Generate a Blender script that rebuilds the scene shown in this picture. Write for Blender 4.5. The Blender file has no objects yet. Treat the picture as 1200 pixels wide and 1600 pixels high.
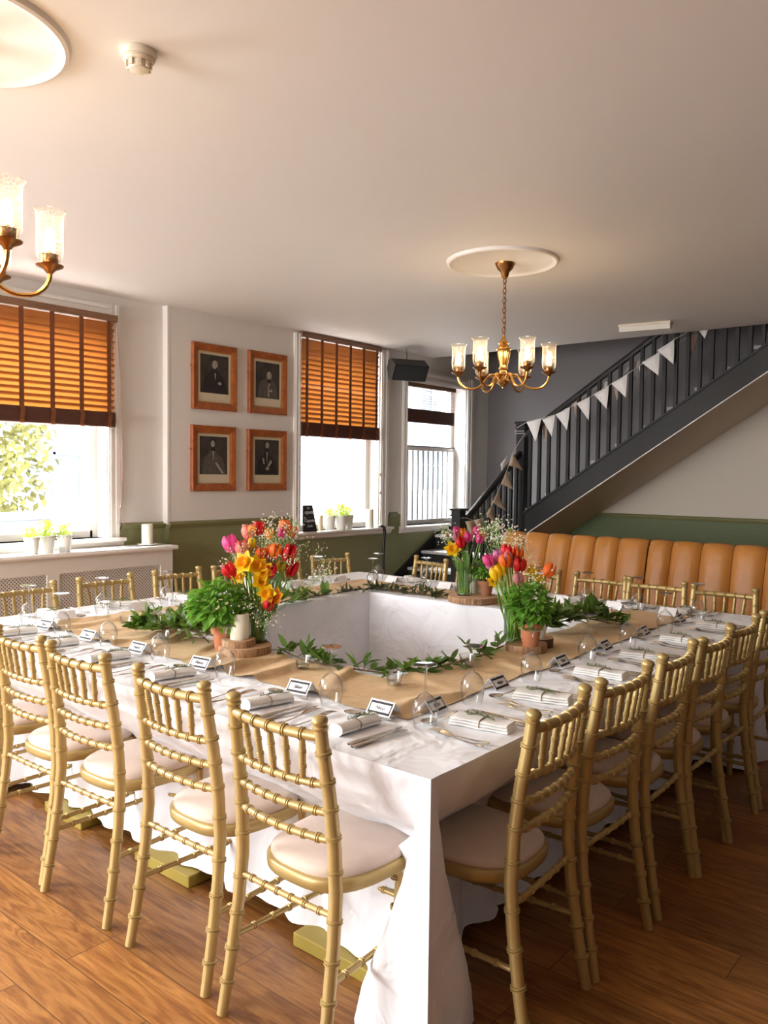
import bpy, math, random
from math import pi, sin, cos, radians
from mathutils import Vector, Matrix
SC = bpy.context.scene
COL = SC.collection
R = random.Random(7)

# ------------------------------------------------------------------ dimensions
LX, LY, TW, T = 3.04, 2.92, 0.74, 0.765      # table ring and its height
CEIL = 2.82
YW, YA = 4.35, 4.41                          # window wall planes
XB, XC = 7.04, 5.88                          # back wall, ceiling edge

# ------------------------------------------------------------------ materials
def mat(name):
    m = bpy.data.materials.new(name); m.use_nodes = True
    nt = m.node_tree
    return m, nt, nt.nodes['Principled BSDF'], nt.nodes['Material Output']
def N(nt, t, **kw):
    n = nt.nodes.new(t)
    for k, v in kw.items(): setattr(n, k, v)
    return n
def L(nt, a, b): nt.links.new(a, b)
def simple(name, col, rough=.6, metal=0, spec=None, trans=0, noise=0, nscale=30, bump=0, bscale=80, emis=None, estr=0, rand=0, coat=0, sheen=0, subs=0):
    m, nt, b, o = mat(name)
    b.inputs['Base Color'].default_value = (*col, 1)
    b.inputs['Roughness'].default_value = rough
    b.inputs['Metallic'].default_value = metal
    if spec is not None: b.inputs['Specular IOR Level'].default_value = spec
    if coat: b.inputs['Coat Weight'].default_value = coat
    if sheen: b.inputs['Sheen Weight'].default_value = sheen
    if subs:
        b.inputs['Subsurface Weight'].default_value = subs
        b.inputs['Subsurface Scale'].default_value = .01
    if emis:
        b.inputs['Emission Color'].default_value = (*emis, 1); b.inputs['Emission Strength'].default_value = estr
    src = None
    if noise or rand:
        tc = N(nt, 'ShaderNodeTexCoord'); hs = N(nt, 'ShaderNodeHueSaturation')
        hs.inputs['Color'].default_value = (*col, 1)
        nz = N(nt, 'ShaderNodeTexNoise'); nz.inputs['Scale'].default_value = nscale; nz.inputs['Detail'].default_value = 4
        L(nt, tc.outputs['Object'], nz.inputs['Vector'])
        mr = N(nt, 'ShaderNodeMapRange'); mr.inputs['From Min'].default_value = .25; mr.inputs['From Max'].default_value = .75
        mr.inputs['To Min'].default_value = 1 - noise; mr.inputs['To Max'].default_value = 1 + noise
        L(nt, nz.outputs['Fac'], mr.inputs['Value'])
        if rand:
            gi = N(nt, 'ShaderNodeNewGeometry')
            m2 = N(nt, 'ShaderNodeMapRange'); m2.inputs['To Min'].default_value = 1 - rand; m2.inputs['To Max'].default_value = 1 + rand
            L(nt, gi.outputs['Random Per Island'], m2.inputs['Value'])
            mu = N(nt, 'ShaderNodeMath', operation='MULTIPLY'); L(nt, mr.outputs[0], mu.inputs[0]); L(nt, m2.outputs[0], mu.inputs[1])
            L(nt, mu.outputs[0], hs.inputs['Value'])
        else: L(nt, mr.outputs[0], hs.inputs['Value'])
        L(nt, hs.outputs[0], b.inputs['Base Color'])
    if bump:
        tc = N(nt, 'ShaderNodeTexCoord'); nz = N(nt, 'ShaderNodeTexNoise'); nz.inputs['Scale'].default_value = bscale
        nz.inputs['Detail'].default_value = 5
        bp = N(nt, 'ShaderNodeBump'); bp.inputs['Strength'].default_value = bump; bp.inputs['Distance'].default_value = .01
        L(nt, tc.outputs['Object'], nz.inputs['Vector']); L(nt, nz.outputs['Fac'], bp.inputs['Height']); L(nt, bp.outputs[0], b.inputs['Normal'])
    return m
def translucent(name, col, tcol, fac, rough=.7, noise=0, nscale=20, rand=0):
    m = simple(name, col, rough, noise=noise, nscale=nscale, rand=rand)
    nt = m.node_tree; b = nt.nodes['Principled BSDF']; o = nt.nodes['Material Output']
    t = N(nt, 'ShaderNodeBsdfTranslucent'); t.inputs[0].default_value = (*tcol, 1)
    mx = N(nt, 'ShaderNodeMixShader'); mx.inputs[0].default_value = fac
    L(nt, b.outputs[0], mx.inputs[1]); L(nt, t.outputs[0], mx.inputs[2]); L(nt, mx.outputs[0], o.inputs[0])
    return m
def glassy(name, tint=(.97, .98, .98), rough=.02, pw=1.45, pattern=False, edge=1, base=.04, power=4):
    m, nt, b, o = mat(name)
    tr = N(nt, 'ShaderNodeBsdfTransparent')
    cm = N(nt, 'ShaderNodeMixRGB'); cm.inputs['Color1'].default_value = (*tint, 1); cm.inputs['Color2'].default_value = (*[c*edge for c in tint], 1); L(nt, cm.outputs[0], tr.inputs[0])
    gl = N(nt, 'ShaderNodeBsdfGlossy'); gl.inputs['Roughness'].default_value = rough
    lw = N(nt, 'ShaderNodeLayerWeight'); lw.inputs[0].default_value = .5
    pwn = N(nt, 'ShaderNodeMath', operation='POWER'); pwn.inputs[1].default_value = power; L(nt, lw.outputs['Facing'], pwn.inputs[0]); L(nt, pwn.outputs[0], cm.inputs['Fac'])
    fr = N(nt, 'ShaderNodeMath', operation='MULTIPLY_ADD'); fr.inputs[1].default_value = .9; fr.inputs[2].default_value = base; L(nt, pwn.outputs[0], fr.inputs[0])
    mx = N(nt, 'ShaderNodeMixShader')
    if pattern:
        tc = N(nt, 'ShaderNodeTexCoord'); vo = N(nt, 'ShaderNodeTexVoronoi'); vo.feature = 'DISTANCE_TO_EDGE'; vo.inputs['Scale'].default_value = 90
        L(nt, tc.outputs['Object'], vo.inputs['Vector'])
        mr = N(nt, 'ShaderNodeMapRange'); mr.inputs['From Max'].default_value = .10; mr.inputs['To Min'].default_value = .30; mr.inputs['To Max'].default_value = .0
        L(nt, vo.outputs['Distance'], mr.inputs['Value'])
        ad = N(nt, 'ShaderNodeMath', operation='ADD'); L(nt, fr.outputs[0], ad.inputs[0]); L(nt, mr.outputs[0], ad.inputs[1])
        tl = N(nt, 'ShaderNodeBsdfTranslucent'); tl.inputs[0].default_value = (1, .9, .75, 1)
        m2 = N(nt, 'ShaderNodeMixShader'); m2.inputs[0].default_value = .5
        L(nt, gl.outputs[0], m2.inputs[1]); L(nt, tl.outputs[0], m2.inputs[2])
        L(nt, ad.outputs[0], mx.inputs[0]); L(nt, tr.outputs[0], mx.inputs[1]); L(nt, m2.outputs[0], mx.inputs[2])
    else:
        L(nt, fr.outputs[0], mx.inputs[0]); L(nt, tr.outputs[0], mx.inputs[1]); L(nt, gl.outputs[0], mx.inputs[2])
    L(nt, mx.outputs[0], o.inputs[0])
    return m

def mat_floor():
    m, nt, b, o = mat('oak_floor')
    g = N(nt, 'ShaderNodeNewGeometry'); sx = N(nt, 'ShaderNodeSeparateXYZ'); L(nt, g.outputs['Position'], sx.inputs[0])
    cx = N(nt, 'ShaderNodeCombineXYZ'); L(nt, sx.outputs['Y'], cx.inputs['X']); L(nt, sx.outputs['X'], cx.inputs['Y'])
    br = N(nt, 'ShaderNodeTexBrick'); br.offset = .37; br.offset_frequency = 3
    for k, v in (('Scale', 1), ('Brick Width', 1.15), ('Row Height', .155), ('Mortar Size', .0018), ('Mortar Smooth', .2), ('Bias', 0)): br.inputs[k].default_value = v
    br.inputs['Color1'].default_value = (0, 0, 0, 1); br.inputs['Color2'].default_value = (1, 1, 1, 1); br.inputs['Mortar'].default_value = (.5, .5, .5, 1)
    L(nt, cx.outputs[0], br.inputs['Vector'])
    # per-plank shift of the grain
    mp = N(nt, 'ShaderNodeVectorMath', operation='MULTIPLY'); mp.inputs[1].default_value = (1.5, 12, 1)
    L(nt, cx.outputs[0], mp.inputs[0])
    ad = N(nt, 'ShaderNodeVectorMath', operation='ADD'); 
    sc = N(nt, 'ShaderNodeVectorMath', operation='SCALE'); sc.inputs['Scale'].default_value = 13
    L(nt, br.outputs['Color'], sc.inputs[0]); L(nt, mp.outputs[0], ad.inputs[0]); L(nt, sc.outputs[0], ad.inputs[1])
    nz = N(nt, 'ShaderNodeTexNoise'); nz.inputs['Scale'].default_value = 1.1; nz.inputs['Detail'].default_value = 6; nz.inputs['Distortion'].default_value = .8
    L(nt, ad.outputs[0], nz.inputs['Vector'])
    wv = N(nt, 'ShaderNodeMath', operation='MULTIPLY'); wv.inputs[1].default_value = 46; L(nt, nz.outputs['Fac'], wv.inputs[0])
    sn = N(nt, 'ShaderNodeMath', operation='SINE'); L(nt, wv.outputs[0], sn.inputs[0])
    ra = N(nt, 'ShaderNodeMapRange'); ra.inputs['From Min'].default_value = -1; ra.inputs['From Max'].default_value = 1; ra.inputs['To Min'].default_value = 0; ra.inputs['To Max'].default_value = .22
    L(nt, sn.outputs[0], ra.inputs['Value'])
    n2 = N(nt, 'ShaderNodeTexNoise'); n2.inputs['Scale'].default_value = 3.2; n2.inputs['Detail'].default_value = 7; n2.inputs['Roughness'].default_value = .65; L(nt, ad.outputs[0], n2.inputs['Vector'])
    s1 = N(nt, 'ShaderNodeMath', operation='MULTIPLY'); s1.inputs[1].default_value = .95; L(nt, n2.outputs['Fac'], s1.inputs[0])
    s2 = N(nt, 'ShaderNodeMath', operation='ADD'); L(nt, s1.outputs[0], s2.inputs[0]); L(nt, ra.outputs[0], s2.inputs[1])
    cr = N(nt, 'ShaderNodeValToRGB')
    e = cr.color_ramp.elements; e[0].position = .12; e[0].color = (.05, .014, .004, 1); e[1].position = .9; e[1].color = (.52, .235, .06, 1)
    k = e.new(.48); k.color = (.29, .105, .022, 1)
    L(nt, s2.outputs[0], cr.inputs[0])
    hs = N(nt, 'ShaderNodeHueSaturation'); L(nt, cr.outputs[0], hs.inputs['Color'])
    mr = N(nt, 'ShaderNodeMapRange'); mr.inputs['To Min'].default_value = .62; mr.inputs['To Max'].default_value = 1.02
    L(nt, br.outputs['Color'], mr.inputs['Value']); L(nt, mr.outputs[0], hs.inputs['Value'])
    mx = N(nt, 'ShaderNodeMixRGB'); mx.inputs['Color2'].default_value = (.10, .04, .012, 1)
    L(nt, br.outputs['Fac'], mx.inputs['Fac']); L(nt, hs.outputs[0], mx.inputs['Color1']); L(nt, mx.outputs[0], b.inputs['Base Color'])
    b.inputs['Roughness'].default_value = .38
    bp = N(nt, 'ShaderNodeBump'); bp.inputs['Strength'].default_value = .15; bp.inputs['Distance'].default_value = .004
    L(nt, s2.outputs[0], bp.inputs['Height']); L(nt, bp.outputs[0], b.inputs['Normal'])
    return m
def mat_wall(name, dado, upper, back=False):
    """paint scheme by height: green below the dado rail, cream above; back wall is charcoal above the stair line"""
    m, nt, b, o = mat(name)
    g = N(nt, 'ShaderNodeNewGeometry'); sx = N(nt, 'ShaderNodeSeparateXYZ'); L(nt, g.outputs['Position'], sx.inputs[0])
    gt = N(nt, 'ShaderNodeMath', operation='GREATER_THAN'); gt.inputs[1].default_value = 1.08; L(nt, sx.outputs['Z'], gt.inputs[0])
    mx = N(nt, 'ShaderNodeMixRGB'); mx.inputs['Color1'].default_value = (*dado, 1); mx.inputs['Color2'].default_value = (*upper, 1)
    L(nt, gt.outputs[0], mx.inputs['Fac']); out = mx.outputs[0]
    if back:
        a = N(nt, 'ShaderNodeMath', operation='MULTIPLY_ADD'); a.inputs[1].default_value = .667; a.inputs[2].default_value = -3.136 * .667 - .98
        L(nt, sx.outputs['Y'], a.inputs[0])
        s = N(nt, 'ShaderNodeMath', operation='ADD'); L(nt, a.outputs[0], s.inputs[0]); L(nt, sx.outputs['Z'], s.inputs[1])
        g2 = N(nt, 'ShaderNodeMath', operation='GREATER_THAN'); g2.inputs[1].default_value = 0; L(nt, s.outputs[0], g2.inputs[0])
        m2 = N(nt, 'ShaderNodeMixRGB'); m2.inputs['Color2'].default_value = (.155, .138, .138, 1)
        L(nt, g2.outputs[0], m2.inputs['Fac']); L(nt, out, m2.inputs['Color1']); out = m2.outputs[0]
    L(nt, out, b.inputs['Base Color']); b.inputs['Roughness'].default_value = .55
    nz = N(nt, 'ShaderNodeTexNoise'); nz.inputs['Scale'].default_value = 45; nz.inputs['Detail'].default_value = 5
    L(nt, g.outputs['Position'], nz.inputs['Vector'])
    bp = N(nt, 'ShaderNodeBump'); bp.inputs['Distance'].default_value = .006
    iv = N(nt, 'ShaderNodeMapRange'); iv.inputs['To Min'].default_value = .7; iv.inputs['To Max'].default_value = .05
    L(nt, gt.outputs[0], iv.inputs['Value']); L(nt, iv.outputs[0], bp.inputs['Strength'])
    L(nt, nz.outputs['Fac'], bp.inputs['Height']); L(nt, bp.outputs[0], b.inputs['Normal'])
    return m
def mat_lace(name, col, scale=130):
    m, nt, b, o = mat(name)
    b.inputs['Base Color'].default_value = (*col, 1); b.inputs['Roughness'].default_value = .9
    tc = N(nt, 'ShaderNodeTexCoord'); vo = N(nt, 'ShaderNodeTexVoronoi'); vo.inputs['Scale'].default_value = scale; vo.inputs['Randomness'].default_value = .4
    L(nt, tc.outputs['Object'], vo.inputs['Vector'])
    lt = N(nt, 'ShaderNodeMath', operation='LESS_THAN'); lt.inputs[1].default_value = .2; L(nt, vo.outputs['Distance'], lt.inputs[0])
    tr = N(nt, 'ShaderNodeBsdfTransparent'); mx = N(nt, 'ShaderNodeMixShader')
    L(nt, lt.outputs[0], mx.inputs[0]); L(nt, b.outputs[0], mx.inputs[1]); L(nt, tr.outputs[0], mx.inputs[2]); L(nt, mx.outputs[0], o.inputs[0])
    return m
def mat_lattice():
    m, nt, b, o = mat('radiator_lattice')
    b.inputs['Base Color'].default_value = (.74, .68, .60, 1)
    g = N(nt, 'ShaderNodeNewGeometry'); sx = N(nt, 'ShaderNodeSeparateXYZ'); L(nt, g.outputs['Position'], sx.inputs[0])
    outs = []
    for sgn in (1, -1):
        a = N(nt, 'ShaderNodeMath', operation='MULTIPLY_ADD'); a.inputs[1].default_value = sgn
        L(nt, sx.outputs['Z'], a.inputs[0]); L(nt, sx.outputs['X'], a.inputs[2])
        f = N(nt, 'ShaderNodeMath', operation='PINGPONG'); f.inputs[1].default_value = .0125; L(nt, a.outputs[0], f.inputs[0])
        c = N(nt, 'ShaderNodeMath', operation='GREATER_THAN'); c.inputs[1].default_value = .0047; L(nt, f.outputs[0], c.inputs[0]); outs.append(c)
    mu = N(nt, 'ShaderNodeMath', operation='MULTIPLY'); L(nt, outs[0].outputs[0], mu.inputs[0]); L(nt, outs[1].outputs[0], mu.inputs[1])
    tr = N(nt, 'ShaderNodeBsdfTransparent'); mx = N(nt, 'ShaderNodeMixShader')
    L(nt, mu.outputs[0], mx.inputs[0]); L(nt, b.outputs[0], mx.inputs[1]); L(nt, tr.outputs[0], mx.inputs[2]); L(nt, mx.outputs[0], o.inputs[0])
    return m
def mat_wood(name, c1, c2, sc=(2, 30, 30), rough=.45):
    m, nt, b, o = mat(name)
    tc = N(nt, 'ShaderNodeTexCoord'); mp = N(nt, 'ShaderNodeMapping'); mp.inputs['Scale'].default_value = sc
    nz = N(nt, 'ShaderNodeTexNoise'); nz.inputs['Scale'].default_value = 3; nz.inputs['Detail'].default_value = 5; nz.inputs['Distortion'].default_value = .6
    L(nt, tc.outputs['Object'], mp.inputs[0]); L(nt, mp.outputs[0], nz.inputs['Vector'])
    cr = N(nt, 'ShaderNodeValToRGB'); e = cr.color_ramp.elements; e[0].position = .3; e[0].color = (*c1, 1); e[1].position = .7; e[1].color = (*c2, 1)
    L(nt, nz.outputs['Fac'], cr.inputs[0]); L(nt, cr.outputs[0], b.inputs['Base Color']); b.inputs['Roughness'].default_value = rough
    return m
def mat_rings():
    m, nt, b, o = mat('wood_slice_face')
    tc = N(nt, 'ShaderNodeTexCoord'); sx = N(nt, 'ShaderNodeVectorMath', operation='MULTIPLY'); sx.inputs[1].default_value = (1, 1, 0)
    L(nt, tc.outputs['Object'], sx.inputs[0])
    ln = N(nt, 'ShaderNodeVectorMath', operation='LENGTH'); L(nt, sx.outputs[0], ln.inputs[0])
    nz = N(nt, 'ShaderNodeTexNoise'); nz.inputs['Scale'].default_value = 9; L(nt, tc.outputs['Object'], nz.inputs['Vector'])
    a = N(nt, 'ShaderNodeMath', operation='MULTIPLY_ADD'); a.inputs[1].default_value = .03; L(nt, nz.outputs['Fac'], a.inputs[0]); L(nt, ln.outputs['Value'], a.inputs[2])
    s = N(nt, 'ShaderNodeMath', operation='MULTIPLY'); s.inputs[1].default_value = 700; L(nt, a.outputs[0], s.inputs[0])
    sn = N(nt, 'ShaderNodeMath', operation='SINE'); L(nt, s.outputs[0], sn.inputs[0])
    cr = N(nt, 'ShaderNodeValToRGB'); e = cr.color_ramp.elements; e[0].color = (.50, .30, .16, 1); e[1].color = (.66, .45, .28, 1)
    L(nt, sn.outputs[0], cr.inputs[0]); L(nt, cr.outputs[0], b.inputs['Base Color']); b.inputs['Roughness'].default_value = .8
    return m
def mat_cloth():
    m, nt, b, o = mat('white_table_linen')
    b.inputs['Base Color'].default_value = (.83, .83, .86, 1); b.inputs['Roughness'].default_value = .85; b.inputs['Sheen Weight'].default_value = .15
    g = N(nt, 'ShaderNodeNewGeometry'); nz = N(nt, 'ShaderNodeTexNoise'); nz.inputs['Scale'].default_value = 4; nz.inputs['Detail'].default_value = 3; nz.inputs['Distortion'].default_value = 1.2
    L(nt, g.outputs['Position'], nz.inputs['Vector'])
    bp = N(nt, 'ShaderNodeBump'); bp.inputs['Strength'].default_value = .8; bp.inputs['Distance'].default_value = .035
    L(nt, nz.outputs['Fac'], bp.inputs['Height']); L(nt, bp.outputs[0], b.inputs['Normal'])
    return m
def mat_brick():
    m, nt, b, o = mat('outside_brick')
    tc = N(nt, 'ShaderNodeTexCoord'); mp = N(nt, 'ShaderNodeMapping'); mp.inputs['Rotation'].default_value = (pi/2, 0, 0)
    L(nt, tc.outputs['Object'], mp.inputs[0])
    br = N(nt, 'ShaderNodeTexBrick'); br.inputs['Scale'].default_value = 3.5
    br.inputs['Color1'].default_value = (.30, .24, .19, 1); br.inputs['Color2'].default_value = (.22, .17, .13, 1); br.inputs['Mortar'].default_value = (.5, .48, .44, 1)
    L(nt, mp.outputs[0], br.inputs['Vector']); L(nt, br.outputs['Color'], b.inputs['Base Color'])
    return m

M = {}
M['floor'] = mat_floor()
M['ceil'] = simple('ceiling_paint', (.80, .76, .715), .6)
CREAM = (.75, .70, .65); GREEN = (.235, .235, .11)
M['wall'] = mat_wall('wall_paint', GREEN, CREAM)
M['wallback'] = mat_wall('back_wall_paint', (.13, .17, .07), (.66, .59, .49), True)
M['dark'] = simple('charcoal_wall_paint', (.155, .138, .138), .6)
M['greenrail'] = simple('green_rail_paint', (.20, .20, .085), .35)
M['white'] = simple('white_gloss_paint', (.80, .75, .70), .3)
M['whitecover'] = simple('cream_cover_paint', (.70, .65, .59), .4)
M['lattice'] = mat_lattice()
M['cavity'] = simple('dark_cavity', (.25, .2, .16), .9)
M['char'] = simple('charcoal_gloss_paint', (.017, .0155, .0145), .45, spec=.3, noise=.1)
M['treadtop'] = simple('worn_grey_tread', (.42, .40, .39), .6, noise=.15)
M['soffit'] = simple('soffit_paint', (.74, .64, .50), .6)
M['gold'] = simple('gold_lacquer', (.47, .335, .13), .38, metal=.4, noise=.06, nscale=12)
M['pad'] = simple('cream_suede_pad', (.66, .52, .43), .95, noise=.06, nscale=9, sheen=.3)
M['linen'] = mat_cloth()
M['napkin'] = simple('napkin_linen', (.84, .82, .79), .9, bump=.25, bscale=120)
M['kraft'] = simple('kraft_paper', (.62, .43, .24), .75, noise=.10, nscale=40, bump=.15, bscale=30)
M['glass'] = glassy('clear_glass', edge=.35, base=.075, power=2.6)
M['vase'] = glassy('vase_glass', (.92, .97, .94), edge=.5, base=.06, power=3)
M['pane'] = glassy('window_glass', (.98, .99, .99), .01)
M['shade'] = glassy('etched_lamp_glass', (.97, .95, .92), .15, 1.35, True)
M['silver'] = simple('polished_cutlery', (.66, .62, .57), .2, metal=1)
M['bark'] = mat_wood('slice_bark', (.20, .10, .05), (.55, .33, .18), (30, 30, 4), .9)
M['slice'] = mat_rings()
M['slicedark'] = simple('dark_slice_bark', (.13, .06, .03), .8, noise=.2)
M['terra'] = simple('terracotta', (.47, .165, .07), .8, noise=.1, nscale=20)
M['terra2'] = simple('terracotta_dull', (.36, .15, .075), .8, noise=.1, nscale=20)
M['soil'] = simple('potting_soil', (.04, .025, .015), .95, bump=.8)
M['wax'] = simple('candle_wax', (.84, .79, .66), .5, subs=.3)
M['wick'] = simple('candle_wick', (.03, .02, .02), .9)
M['ivory'] = simple('ivory_wax', (.80, .67, .42), .5)
M['basil'] = translucent('basil_leaf', (.12, .28, .035), (.30, .60, .04), .3, .45, rand=.35)
M['bay'] = translucent('garland_leaf', (.075, .14, .028), (.22, .38, .03), .22, .4, rand=.5)
M['baydark'] = translucent('dull_garland_leaf', (.06, .085, .035), (.12, .16, .04), .2, .45, rand=.5)
M['limeleaf'] = translucent('lime_leaf', (.34, .45, .03), (.6, .75, .05), .4, .5, rand=.3)
M['stem'] = simple('green_stem', (.20, .36, .045), .5)
M['twig'] = simple('brown_twig', (.10, .06, .03), .8)
M['tleaf'] = translucent('tulip_leaf', (.13, .27, .06), (.2, .45, .05), .25, .5)
for k, c in dict(pink=(.72, .07, .27), lilac=(.62, .20, .42), coral=(.80, .22, .17), red=(.62, .010, .018), orange=(.88, .17, .015), amber=(.92, .36, .015), yellow=(.90, .60, .01), dusky=(.60, .24, .24)).items():
    M[k] = translucent('petal_' + k, c, tuple(min(1, x * 1.15) for x in c), .3, .5, noise=.12, nscale=60)
M['breath'] = simple('tiny_white_bloom', (.80, .74, .62), .8)
M['rosemary'] = simple('rosemary_needles', (.16, .19, .085), .7, rand=.3)
M['twine'] = simple('jute_twine', (.25, .13, .06), .9)
M['card'] = simple('white_card', (.85, .84, .85), .7)
M['ink'] = simple('black_ink', (.018, .012, .014), .6)
M['slat'] = translucent('wood_blind_slat', (.25, .08, .02), (.36, .115, .02), .20, .5, noise=.08, nscale=15)
M['stack'] = simple('stacked_dark_slats', (.10, .032, .018), .5, noise=.1)
M['tape'] = translucent('blind_tape', (.20, .068, .022), (.4, .13, .03), .22, .8)
M['headrail'] = mat_wood('blind_headrail', (.16, .075, .035), (.24, .12, .06))
M['frame'] = mat_wood('maple_frame', (.27, .065, .015), (.42, .12, .028), (6, 6, 6), .35)
M['gilt'] = simple('gilt_slip', (.55, .38, .15), .4, metal=.5)
M['mount'] = simple('aged_paper', (.62, .53, .38), .8)
M['print'] = simple('engraving_dark', (.045, .036, .03), .7, noise=.5, nscale=9)
M['engmid'] = simple('engraving_mid', (.09, .075, .062), .7, noise=.3, nscale=40)
M['engblack'] = simple('engraving_black', (.018, .014, .012), .7)
M['englight'] = simple('engraving_light', (.34, .30, .25), .7, noise=.3, nscale=60)
M['brass'] = simple('antique_brass', (.62, .34, .11), .24, metal=1)
M['brassdark'] = simple('dark_brass', (.36, .17, .06), .28, metal=1)
M['bulb'] = simple('lit_bulb', (1, .9, .7), .4, emis=(1, .80, .50), estr=16)
M['candletube'] = simple('ivory_candle_sleeve', (.8, .6, .25), .5)
M['plastic'] = simple('ivory_plastic', (.74, .66, .52), .45)
M['diff'] = simple('lamp_diffuser', (.74, .70, .62), .35, noise=.05)
M['black'] = simple('black_plastic', (.006, .006, .007), .35)
M['grille'] = simple('speaker_grille', (.012, .012, .015), .6, bump=.8, bscale=500)
M['leather'] = simple('tan_leather', (.50, .205, .042), .34, noise=.06, nscale=8, bump=.12, bscale=120)
M['leatherdark'] = simple('leather_seam', (.22, .08, .02), .6)
M['lace'] = mat_lace('white_lace', (.86, .84, .82))
M['hess'] = mat_lace('hessian_lace', (.80, .62, .43), 150)
M['peach'] = mat_lace('peach_lace', (.80, .62, .50), 150)
M['cord'] = simple('white_string', (.8, .78, .74), .8)
M['pink_cord'] = simple('blind_cord', (.45, .28, .22), .8)
M['bars'] = simple('grey_painted_bar', (.10, .09, .09), .5)
M['potw'] = simple('white_pot', (.86, .84, .80), .4)
M['chalk'] = simple('chalkboard', (.015, .013, .013), .7, noise=.2)
M['chalkwhite'] = simple('chalk_lettering', (.75, .73, .70), .9)
M['brick'] = mat_brick()
M['render'] = simple('white_render', (.80, .80, .80), .8)
M['outglass'] = simple('dark_window_glass', (.20, .22, .26), .6, spec=.1)
M['road'] = simple('pavement', (.55, .54, .53), .9, noise=.1)
M['hedge'] = simple('yellowing_hedge', (.26, .24, .07), .9, rand=.4)
M['planter'] = simple('grey_planter', (.24, .25, .30), .7)
M['footgold'] = simple('olive_gold_board', (.33, .24, .04), .5)

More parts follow.
